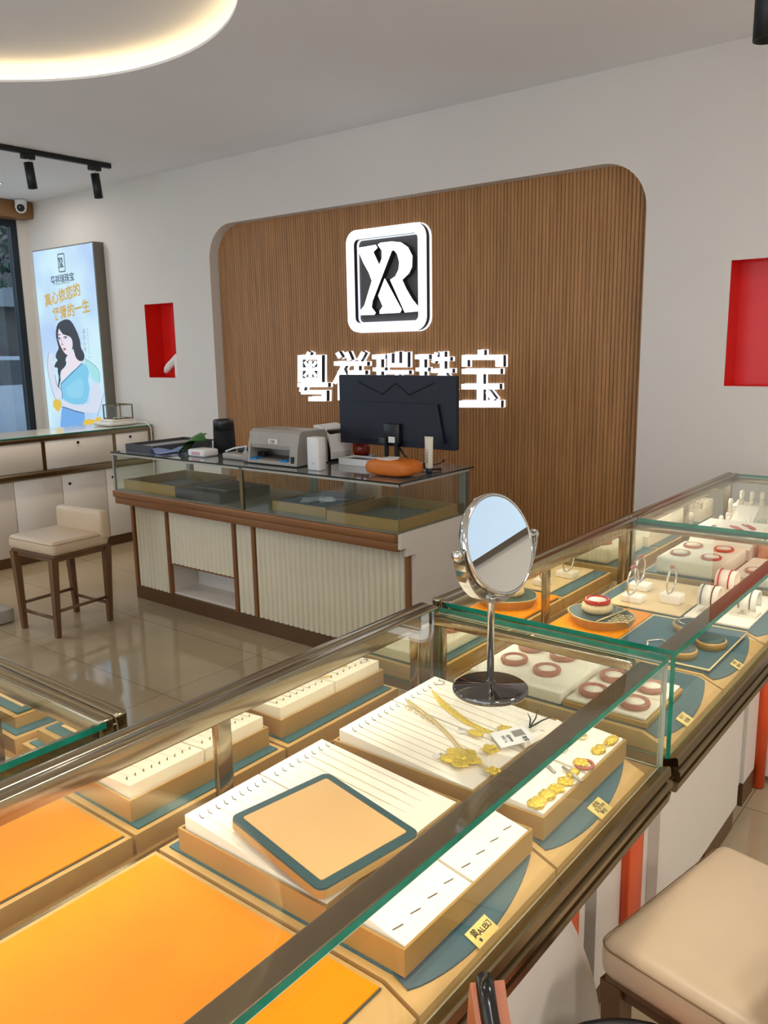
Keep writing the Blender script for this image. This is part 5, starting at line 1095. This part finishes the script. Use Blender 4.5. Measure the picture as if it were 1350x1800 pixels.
# ---------------------------------------------------------------- second case: bangles, boat stand, ring stands
t = thing('bangle_block', 'thick ivory block carrying four rust red bangles behind the mirror base', 'pad', (-0.875, 1.715, 0.7602))
b = B(); b.rbox(-1.008, -0.768, 1.58, 1.86, 0.7602, 0.79, 0.005); put('block', b, pad_m, t)
t = thing('bangle_tray', 'low ivory tray carrying four rust red bangles behind the front glass', 'tray', (-0.65, 1.72, 0.7602))
b = B(); b.rbox(-0.764, -0.572, 1.58, 1.80, 0.7602, 0.774, 0.003); put('board', b, gold2_m, t)
for x0, x1, y0, y1 in ((-0.758, -0.67, 1.585, 1.688), (-0.758, -0.67, 1.692, 1.795), (-0.666, -0.578, 1.585, 1.688), (-0.666, -0.578, 1.692, 1.795)):
    b = B(); b.rbox(x0, x1, y0, y1, 0.774, 0.781, 0.0025); put('cushion', b, pad_m, t)
def bangle(label, x, y, z, r=0.034, w=0.0085, mat=None, group=None, oval=1.1):
    t = thing('bangle', label, 'bangle', (x, y, z), 0, group)
    b = B(); n = 40; m = 8; vs = []
    for i in range(n):
        a = 2 * PI * i / n
        for k in range(m):
            e = 2 * PI * k / m; rr = r + w * 0.55 * math.cos(e) + 0.0008 * math.sin(a * 20)
            vs.append((x + rr * math.cos(a), y + oval * rr * math.sin(a), z + w * 0.62 * (1 + math.sin(e))))
    b.add(vs, [(i * m + k, i * m + (k + 1) % m, ((i + 1) % n) * m + (k + 1) % m, ((i + 1) % n) * m + k) for i in range(n) for k in range(m)], 0, True); put('ring', b, mat or jade_m, t)
    b = B(); b.lathe([(0, 0.0), (r * 0.86, 0.0), (r * 0.8, 0.0095), (0, 0.0115)], (x, y, z), n=30, sy=oval); put('inner_cushion', b, pad_m, t)
    return t
for x, y, lab in ((-0.943, 1.682, 'rust red bangle on the thick ivory block, nearest the mirror stem'), (-0.950, 1.782, 'rust red bangle on the thick ivory block, at its far corner by the mirror doors'), (-0.858, 1.773, 'rust red bangle on the thick ivory block, far corner towards the front glass'), (-0.848, 1.668, 'rust red bangle on the thick ivory block, near corner towards the front glass')): bangle(lab, x, y, 0.79, 0.027, 0.0115, oval=1.05)
for x, y, lab in ((-0.715, 1.745, 'rust red bangle in the low tray, partly under the light channel at the far side'), (-0.718, 1.640, 'rust red bangle in the low tray, partly under the light channel at the near side'), (-0.622, 1.735, 'rust red bangle in the low tray, behind the green glass corner'), (-0.620, 1.632, 'rust red bangle in the low tray, nearest the case corner')): bangle(lab, x, y, 0.781, 0.027, 0.0115, oval=1.05)
b = B(); b.rbox(-1.035, -0.832, 1.957, 2.3, DZ + 0.003, DZ + 0.011, 0.002, 1); solo('orange_pad', b, orange_m, 'orange leather pad under the boat shaped stand in the second case', 'pad')
t = thing('boat_stand', 'boat shaped stand with teal top and patterned end holding the red bangle', 'stand', (-0.92, 2.14, DZ + 0.0112))
hull = [(-1.02, 2.16), (-1.0, 2.20), (-0.96, 2.235), (-0.9, 2.22), (-0.85, 2.19), (-0.822, 2.155), (-0.824, 2.12), (-0.85, 2.075), (-0.9, 2.045), (-0.96, 2.055), (-1.0, 2.09), (-1.022, 2.125)]
hs = smoothp(hull, 1)
b = B(); n = len(hs); c0 = (-0.92, 2.14); z0 = DZ + 0.0112
vs = [(c0[0] + (x - c0[0]) * 0.86, c0[1] + (y - c0[1]) * 0.86, z0) for x, y in hs] + [(x, y, z0 + 0.026) for x, y in hs]
b.add(vs, [tuple(reversed(range(n))), tuple(range(n, 2 * n))] + [(i, (i + 1) % n, n + (i + 1) % n, n + i) for i in range(n)]); put('hull', b, gold2_m, t)
b = B(); hs2 = [(c0[0] + (x - c0[0]) * 0.96, c0[1] + (y - c0[1]) * 0.96) for x, y in hs]; b.prism(hs2, z0 + 0.026, z0 + 0.0285); put('teal_top', b, dteal_m, t)
b = B(); b.tube([(x, y, z0 + 0.0275) for x, y in hs2], 0.0016, 6, closed=True); put('rim', b, pale_m, t)
b = B()
for i in range(5):
    for k in range(4):
        x = -0.875 + 0.011 * i; y = 2.075 + 0.02 * k + 0.006 * i * 0.6
        if (i + k) % 2 == 0: b.box(x, x + 0.008, y, y + 0.012, z0 + 0.0285, z0 + 0.0295)
        else: b.box(x, x + 0.0025, y, y + 0.016, z0 + 0.0285, z0 + 0.0295); b.box(x + 0.005, x + 0.0075, y, y + 0.016, z0 + 0.0285, z0 + 0.0295)
put('lattice_inlay', b, pale_m, t)
b = B(); b.tube([(-0.895, 2.05, z0 + 0.032), (-0.865, 2.20, z0 + 0.034)], 0.002, 6); put('divider_bar', b, pale_m, t)
t = thing('bangle_cushion', 'round ivory cushion under the bright red bangle on the boat shaped stand', 'cushion', (-0.935, 2.14, z0 + 0.0287))
b = B(); b.lathe([(0, 0), (0.034, 0.0), (0.044, 0.01), (0.042, 0.024), (0, 0.026)], (-0.935, 2.14, z0 + 0.0287), n=36); put('cushion', b, M('sand_cushion', (224, 204, 160), 0.8), t)
bangle('bright red bangle on the round cushion of the boat shaped stand', -0.935, 2.14, z0 + 0.0550, 0.032, 0.010, redj_m, oval=1.0)
def hoop_stand(label, x, y, z, h, top, r=0.038, group=None):
    t = thing('bracelet_stand', label, 'stand', (x, y, z), 0, group)
    b = B(); b.rbox(x - 0.032, x + 0.032, y - 0.026, y + 0.026, z, z + h, 0.005); put('block', b, pad_m, t)
    b = B(); b.tube([(x - 0.004, y + r * math.sin(i * PI / 15 + .1), z + h + r - 0.002 + r * math.cos(i * PI / 15)) for i in range(30)], 0.0032, 8, closed=True); hp = put('hoop', b, M('silver_hoop', (214, 208, 200), 0.2, metal=0.8), t)
    b = nugget((x - 0.004, y, z + h + 2 * r + 0.002), 0.007, 0.014 * top, 0.005, 5); put('clasp', b, jade_m, hp)
    return t
b = B(); b.rbox(-0.99, -0.762, 2.33, 2.66, DZ + 0.003, DZ + 0.009, 0.002, 1); solo('sand_pad', b, M('sand_pad', (222, 196, 148), 0.6), 'flat sand coloured pad under the bracelet hoops in the second case', 'pad')
hz = DZ + 0.0092
hoop_stand('bracelet hoop with rust ornament on a white block, the nearest of three', -0.925, 2.385, hz, 0.022, 1.6, 0.042)
hoop_stand('bracelet hoop with rust ornament standing behind the nearest one', -0.955, 2.52, hz, 0.022, 1.6, 0.042)
hoop_stand('thin bracelet hoop with small red clasp on a cream block towards the front glass', -0.825, 2.44, hz, 0.03, 0.6, 0.04)
b = B(); b.box(-0.826, -0.565, 1.962, 2.294, DZ + 0.0033, DZ + 0.008); b2_ = solo('teal_pad', b, teal_m, 'flat teal leather pad under the oval trays in the second case', 'pad')
b = B(); frame_pts = [(-0.826, 1.962), (-0.565, 1.962), (-0.565, 2.294), (-0.826, 2.294)]
b.tube([(x, y, DZ + 0.008) for x, y in frame_pts], 0.003, 6, closed=True); o = put('gold_edge', b, pale_m, None); o.parent = b2_; o.location = -Vector(b2_.location)
def oval_tray(label, x, y, rx, ry):
    t = thing('oval_tray', label, 'tray', (x, y, DZ + 0.0085))
    b = B(); b.lathe([(0, 0), (1, 0), (1.06, 0.012), (1.0, 0.014), (0.0, 0.013)], (0, 0, 0), n=40, sx=rx, sy=ry)
    b.v = [(x + p[0], y + p[1], DZ + 0.0085 + p[2] * 1.4) for p in b.v]; put('body', b, gold2_m, t)
    b = B(); b.lathe([(0, 0.0190), (0.93, 0.0190), (0.93, 0.0206), (0, 0.0206)], (0, 0, 0), n=40, sx=rx, sy=ry); b.v = [(x + p[0], y + p[1], DZ + 0.0085 + p[2]) for p in b.v]; put('teal_inlay', b, dteal_m, t)
oval_tray('oval gold tray with teal inlay nearest the boat shaped stand', -0.70, 2.225, 0.042, 0.045); oval_tray('oval gold tray with teal inlay behind the front glass', -0.612, 2.13, 0.036, 0.042); oval_tray('oval gold tray with teal inlay at the green glass corner', -0.655, 2.02, 0.04, 0.04)
b = B(); b.tube([(-0.745, 2.03 + 0.0, DZ + 0.012), (-0.755, 2.06, DZ + 0.014), (-0.73, 2.09, DZ + 0.014), (-0.70, 2.075, DZ + 0.013), (-0.69, 2.05, DZ + 0.012)], 0.003, 6); solo('open_bracelet', b, silver_m, 'open silver bracelet lying on the flat teal pad', 'bracelet')
b = B(); b.tube([(-0.70 + 0.03 * math.cos(i * PI / 9), 2.228 + 0.032 * math.sin(i * PI / 9), DZ + 0.032) for i in range(14)], 0.0022, 6); solo('thin_bracelet', b, silver_m, 'thin dark silver bracelet on the oval tray nearest the boat shaped stand', 'bracelet')
# cuff stands
b = B(); b.rbox(-0.752, -0.572, 2.33, 2.66, DZ + 0.0035, DZ + 0.012, 0.002, 1); solo('white_pad', b, pad_m, 'flat white pad under the curved cuff stands', 'pad')
def cuff(label, x, y, h, stripe):
    t = thing('cuff_stand', label, 'stand', (x, y, DZ + 0.0122)); z = DZ + 0.0122
    b = B(); n = 14; vs = []
    for i in range(n + 1):
        a = math.radians(-30 + 240 * i / n)
        for w in (-0.028, 0.028): vs.append((x + w, y + 0.036 * math.cos(a), z + h + 0.036 * math.sin(a)))
    m = len(vs)
    for i in range(n + 1):
        a = math.radians(-30 + 240 * i / n)
        for w in (-0.028, 0.028): vs.append((x + w, y + 0.030 * math.cos(a), z + h + 0.030 * math.sin(a)))
    fs = [(2 * i, 2 * i + 2, 2 * i + 3, 2 * i + 1) for i in range(n)] + [(m + 2 * i, m + 2 * i + 1, m + 2 * i + 3, m + 2 * i + 2) for i in range(n)]
    for i in range(n): fs += [(2 * i, m + 2 * i, m + 2 * i + 2, 2 * i + 2), (2 * i + 1, 2 * i + 3, m + 2 * i + 3, m + 2 * i + 1)]
    fs += [(0, 1, m + 1, m), (2 * n, m + 2 * n, m + 2 * n + 1, 2 * n + 1)]
    b.add(vs, fs, 0, True); put('curved_sheet', b, pad_m, t)
    b = B(); b.box(x - 0.03, x + 0.03, y - 0.03, y + 0.03, z, z + 0.006); b.box(x - 0.004, x + 0.004, y - 0.022, y + 0.022, z, z + h - 0.0); put('foot', b, pad_m, t)
    for w in (-0.018, 0.012):
        b = B(); b.tube([(x + w, y + 0.0375 * math.cos(math.radians(-20 + 22 * i)), z + h + 0.0375 * math.sin(math.radians(-20 + 22 * i))) for i in range(11)], 0.002, 6); put('bracelet', b, stripe, t)
cuff('white cuff stand wearing two dark bracelets under the light channel', -0.70, 2.40, 0.045, tick_m); cuff('white cuff stand wearing two red bracelets behind the light channel', -0.70, 2.56, 0.055, redj_m); cuff('white cuff stand with dark bracelets behind the front glass', -0.605, 2.44, 0.04, tick_m)
# ---------------------------------------------------------------- farthest case
t = thing('bangle_block', 'thick cream block carrying four red bangles in the farthest case', 'pad', (-0.885, 2.90, 0.7602))
b = B(); b.rbox(-1.0, -0.775, 2.765, 3.055, 0.7602, 0.818, 0.012); put('block', b, pad_m, t)
for x, y, lab in ((-0.94, 2.84, 'dull red bangle on the cream block nearest the bracelet hoops'), (-0.94, 2.975, 'dull red bangle at the far corner of the cream block by the mirror doors')): bangle(lab, x, y, 0.818, 0.03, 0.008)
for x, y, lab in ((-0.832, 2.835, 'bright red bangle on the cream block towards the front glass'), (-0.832, 2.975, 'bright red bangle at the far corner of the cream block towards the front glass')): bangle(lab, x, y, 0.818, 0.03, 0.008, redj_m)
t = thing('necklace_block', 'white sloped block with red strings behind the cream bangle block', 'pad', (-0.885, 3.22, 0.7602))
b = B(); b.prism([(3.10, 0.7602), (3.10, 0.80), (3.16, 0.846), (3.36, 0.85), (3.36, 0.7602)], -1.0, -0.775, 'yz'); put('block', b, pad_m, t)
for i, (x, y) in enumerate(((-0.83, 3.2), (-0.80, 3.25))):
    b = B(); b.tube([(x - 0.06, y + 0.05, 0.851), (x - 0.03, y + 0.02, 0.853), (x, y - 0.02, 0.851)], 0.006, 8, taper=[0.6, 1, 1.4]); solo('red_string', b, redj_m, ('longer', 'shorter')[i] + ' red string bracelet lying on the white sloped block', 'bracelet')
b = nugget((-0.94, 3.2, 0.853), 0.012, 0.016, 0.005, 71); solo('silver_piece', b, silver_m, 'pale silver piece lying on the white sloped block', 'jewelry')
t = thing('open_box', 'open orange box beside the cream bangle block in the farthest case', 'box', (-0.66, 3.22, 0.7602))
b = B()
ob = M('orange_box', (222, 150, 96), 0.6)
for x0, x1, y0, y1 in ((-0.755, -0.575, 3.13, 3.137), (-0.755, -0.575, 3.423, 3.43), (-0.755, -0.748, 3.137, 3.423), (-0.582, -0.575, 3.137, 3.423)): b.box(x0, x1, y0, y1, 0.7605, 0.82)
b.box(-0.748, -0.582, 3.137, 3.423, 0.7605, 0.785); put('box', b, ob, t)
b = B(); b.rbox(-0.745, -0.585, 3.14, 3.42, 0.785, 0.8, 0.003); put('inlay', b, M('cream_inlay', (240, 206, 164), 0.6), t)
t = thing('pink_pad', 'pale pad with two rust bangles behind the front glass of the farthest case', 'pad', (-0.66, 2.9, 0.7602))
b = B(); b.rbox(-0.752, -0.57, 2.77, 3.05, 0.7602, 0.79, 0.006); put('pad', b, pad_m, t)
bangle('rust bangle at the near end of the pale pad in the farthest case', -0.69, 2.85, 0.79, 0.03, 0.008); bangle('rust bangle at the far end of the pale pad in the farthest case', -0.66, 2.97, 0.79, 0.03, 0.008)
# ring stands: rows of small white ring fingers
t = thing('white_bust', 'white sloped jewellery bust between the ring fingers', 'stand', (-0.93, 3.6, 0.7602))
b = B(); b.prism([(3.47, 0.7602), (3.49, 0.80), (3.62, 0.865), (3.66, 0.86), (3.66, 0.7602)], -0.965, -0.88, 'yz'); put('bust', b, pad_m, t)
def ring_finger(x, y, z, s=1.0):
    t = thing('ring_finger', 'slim white ring finger stand in the rows at the wall end of the farthest case', 'stand', (x, y, z), 0, 'white ring finger stands')
    b = B(); b.lathe([(0.016 * s, 0), (0.014 * s, 0.03 * s), (0.017 * s, 0.04 * s), (0.017 * s, 0.05 * s), (0.012 * s, 0.058 * s), (0, 0.061 * s)], (x, y, z), n=14, sx=0.55); put('finger', b, pad_m, t)
    b = B(); b.tube([(x + 0.0095 * s * math.cos(i * PI / 6), y + 0.017 * s * math.sin(i * PI / 6), z + 0.026 * s) for i in range(12)], 0.0018, 5, closed=True); put('ring', b, silver_m, t)
    return t
b = B(); b.prism([(3.672, 0.7602), (3.672, 0.812), (3.74, 0.816), (3.745, 0.836), (3.85, 0.84), (3.85, 0.7602)], -1.03, -0.55, 'yz'); rs = solo('ring_riser', b, pad_m, 'white stepped riser carrying the rows of ring fingers', 'riser')
rf = None
for r_, (y, z, xs) in enumerate(((3.80, 0.839, [-1.0 + 0.042 * i for i in range(11)]), (3.705, 0.8145, [-1.02, -0.985] + [-0.86 + 0.042 * i for i in range(7)]), (3.58, 0.7602, [-1.02, -0.99]))):
    for x in xs:
        if rf is None: rf = ring_finger(x, y, z)
        else: dup(rf, (x, y, z))
t = thing('grass_tuft', 'small green grass ornament in the farthest case', 'plant', (-0.82, 3.47, 0.7602))
b = B(); rnd = random.Random(3)
for i in range(46):
    x = -0.85 + rnd.uniform(-0.03, 0.14); y = 3.455 + rnd.uniform(-0.018, 0.018); dx, dy = rnd.uniform(-0.02, 0.02), rnd.uniform(-0.015, 0.015); h = rnd.uniform(0.05, 0.10)
    b.tube([(x, y, 0.7602), (x + dx * 0.4, y + dy * 0.4, 0.7602 + h * 0.6), (x + dx, y + dy, 0.7602 + h)], 0.0016, 4, taper=[1, 0.8, 0.2])
put('blades', b, green_m, t)
# ---------------------------------------------------------------- crosswise case contents
def cross_tray(label, u0, u1, v0, v1):
    t = thing('inlay_tray', label, 'tray', LT((u0 + u1) / 2, (v0 + v1) / 2, 0.7602))
    b = B(LT); b.box(u0, u1, v0, v1, 0.7602, 0.785); put('board', b, gold2_m, t)
    b = B(LT); b.box(u0 + 0.012, u1 - 0.012, v0 + 0.012, v1 - 0.012, 0.785, 0.788); put('teal_rim', b, dteal_m, t)
    b = B(LT); b.box(u0 + 0.035, u1 - 0.035, v0 + 0.035, v1 - 0.035, 0.788, 0.79); put('inlay', b, M('sand_inlay', (226, 190, 136), 0.55), t)
    return t
cross_tray('gold tray with sand inlay next to the corner of the crosswise case', -1.02, -0.84, -1.56, -1.24)
t = cross_tray('gold tray with sand inlay beyond the slim post of the crosswise case', -1.02, -0.84, -1.97, -1.65)
b = B(LT); pts = [(-0.86, -1.34, 0.793), (-0.845, -1.30, 0.797), (-0.85, -1.25, 0.796), (-0.90, -1.235, 0.794)]; b.tube(pts, 0.004, 6); solo('white_clip', b, paper_m, 'small white pen shaped clip on the sand inlay tray by the corner', 'clip')
for y0, y1, lab in ((-1.56, -1.40, 'white slotted pad by the corner of the crosswise case'), (-1.39, -1.24, 'white slotted pad at the end glass of the crosswise case'), (-1.97, -1.65, 'white slotted pad behind the slim post of the crosswise case')):
    wedge_pad('ring_pad', lab, 'pad', y0, y1, [(-0.80, 0.7602), (-0.80, 0.81), (-0.79, 0.82), (-0.6, 0.79), (-0.6, 0.7602)], slits=((-0.75, 4), (-0.66, 4)), tf=LT)

# ---------------------------------------------------------------- table mirror on the near case
mx, my = -0.704, 1.172; MZ = 0.9544
t = thing('table_mirror', 'round chrome table mirror on a slim stem standing on the near glass case', 'mirror', (mx, my, MZ))
b = B(); b.lathe([(0, 0), (0.064, 0.0), (0.066, 0.003), (0.066, 0.009), (0.062, 0.012), (0.012, 0.0135), (0.009, 0.02), (0, 0.02)], (mx, my, MZ), n=56); put('base', b, M('dark_chrome', (120, 118, 116), 0.06, metal=1.0, var=0.01), t)
b = B(); b.lathe([(0.0062, 0.018), (0.0062, 0.165), (0.009, 0.168), (0.009, 0.176), (0, 0.176)], (mx, my, MZ), n=20); put('stem', b, steel_m, t)
nrm = Vector((0.93, -0.12, 0.28)).normalized(); cz = MZ + 0.263; C = Vector((mx + 0.004, my + 0.012, cz))
sd = Vector((0, 0, 1)).cross(nrm).normalized(); upv = nrm.cross(sd)
RM = Matrix((sd, upv, nrm)).transposed()
b = B(); b.lathe([(0.0, -0.008), (0.06, -0.012), (0.084, -0.010), (0.088, -0.004), (0.088, 0.006), (0.085, 0.009), (0.082, 0.008), (0.082, 0.006), (0, 0.006)], C[:], n=64, rot=RM); rim = put('rim', b, steel_m, t)
b = B(); b.lathe([(0, 0.0068), (0.0815, 0.0068), (0.0815, 0.0075), (0, 0.0075)], C[:], n=64, rot=RM, smooth=False); put('mirror_glass', b, mirror_m, t)
b = B(); vs = []; n = 28                                           # half ring yoke, a flat band
for i in range(n + 1):
    a = math.radians(176 + 188 * i / n); rad = Vector((0, 0, 1)) * math.sin(a) + sd * math.cos(a); ax = sd.cross(Vector((0, 0, 1)))
    for r_, w in ((0.096, -0.012), (0.096, 0.012), (0.0995, 0.012), (0.0995, -0.012)): vs.append((C + rad * r_ + ax * w)[:])
fs = [(i * 4 + k, i * 4 + (k + 1) % 4, i * 4 + 4 + (k + 1) % 4, i * 4 + 4 + k) for i in range(n) for k in range(4)] + [(0, 1, 2, 3), (4 * n, 4 * n + 1, 4 * n + 2, 4 * n + 3)]
b.add(vs, fs, 0, False); put('yoke', b, steel_m, t)
for s_ in (-1, 1):
    b = B(); Rk = Matrix((sd.cross(Vector((0, 0, 1))), Vector((0, 0, 1)), sd * s_)).transposed(); b.lathe([(0, 0.084), (0.005, 0.084), (0.005, 0.1), (0.009, 0.1), (0.01, 0.106), (0.007, 0.111), (0, 0.112)], C[:], n=18, rot=Rk); put('pivot_knob', b, steel_m, t)

# glowing panel out of view, added to give the table mirror its blue half
t = thing('added_glow_panel', 'pale blue glowing panel with dark frame, added for the table mirror reflection', 'glow panel', (2.0, WY - 0.02, 1.75))
b = B(); b.box(1.1, 2.96, WY - 0.05, WY - 0.001, 1.75, 2.8); put('frame', b, M('panel_frame', (90, 78, 62), 0.4), t)
b = B(); b.box(1.12, 2.94, WY - 0.052, WY - 0.0505, 1.785, 2.78); put('diffuser', b, EM('panel_glow', (182, 204, 228), 0.75), t)
# second large spotlight near the picture edge
spot_head('s', 'large black cylinder spotlight hanging from the ceiling near the big red niche', -0.83, 3.08, H - 0.041, 0.0, 0.285, 0.045)
for y in (0.4, 1.15, 2.2):  # unseen spot heads added to light the display cases evenly
    spot_head('s', 'large black cylinder spotlight added out of view above the ' + {0.4: 'orange pads', 1.15: 'table mirror', 2.2: 'boat shaped stand'}[y], -0.80, y, H - 0.041, 0.0, 0.285, 0.045)
for y, ty, pw in ((0.4, 0.45, 42), (1.15, 1.15, 50), (2.2, 2.2, 66), (3.08, 3.1, 54)):  # lamps added to light the cases, save the last at the picture edge
    l = bpy.data.lights.new('track_lamp', 'SPOT'); l.energy = pw; l.spot_size = math.radians(42); l.spot_blend = 0.8; l.color = (1, 0.91, 0.77); l.shadow_soft_size = 0.05
    o = bpy.data.objects.new('track_lamp', l); COL.objects.link(o); o.location = (-0.80, y, H - 0.39)
    o.rotation_euler = (Vector((-0.80, ty, 0.8)) - Vector(o.location)).to_track_quat('-Z', 'Y').to_euler()

# ================================================================ light, world, camera
def area(name, loc, target, size, energy, color, sy=None):
    l = bpy.data.lights.new(name, 'AREA'); l.energy = energy; l.color = color; l.size = size
    if sy: l.shape = 'RECTANGLE'; l.size_y = sy
    o = bpy.data.objects.new(name, l); COL.objects.link(o); o.location = loc
    o.rotation_euler = (Vector(target) - Vector(loc)).to_track_quat('-Z', 'Y').to_euler(); return o
w = bpy.data.worlds.new('sky'); SC.world = w; w.use_nodes = True
bg = w.node_tree.nodes['Background']; bg.inputs['Color'].default_value = (0.72, 0.84, 1.0, 1); bg.inputs['Strength'].default_value = 3.0
l = bpy.data.lights.new('sun', 'SUN'); l.energy = 1.2; l.angle = 0.3; l.color = (1, 0.95, 0.88)
o = bpy.data.objects.new('sun', l); COL.objects.link(o); o.rotation_euler = (math.radians(35), math.radians(-28), 0)

cam = bpy.data.cameras.new('camera'); co = bpy.data.objects.new('camera', cam); COL.objects.link(co)
cam.sensor_fit = 'HORIZONTAL'; cam.sensor_width = 36.0; cam.lens = 1450.665 / 1350 * 36.0; cam.clip_start = 0.05
yaw, pit, rol = math.radians(-38.5835), math.radians(11.3403), math.radians(1.0188)
f = Vector((math.sin(yaw) * math.cos(pit), math.cos(yaw) * math.cos(pit), -math.sin(pit)))
r = Vector((math.cos(yaw), -math.sin(yaw), 0)); d = f.cross(r)
r2 = r * math.cos(rol) + d * math.sin(rol); d2 = d * math.cos(rol) - r * math.sin(rol)
up = -d2
co.matrix_world = Matrix(((r2.x, up.x, -f.x, 0), (r2.y, up.y, -f.y, 0), (r2.z, up.z, -f.z, 1.55), (0, 0, 0, 1)))
SC.camera = co
SC.view_settings.view_transform = 'Standard'; SC.view_settings.look = 'None'; SC.view_settings.gamma = 1.0; SC.view_settings.use_curve_mapping = False
SC.view_settings.exposure = -0.1
cy = SC.cycles
cy.transparent_max_bounces = 32; cy.max_bounces = 10; cy.diffuse_bounces = 4; cy.glossy_bounces = 6; cy.transmission_bounces = 6
cy.caustics_reflective = True; cy.sample_clamp_indirect = 6.0
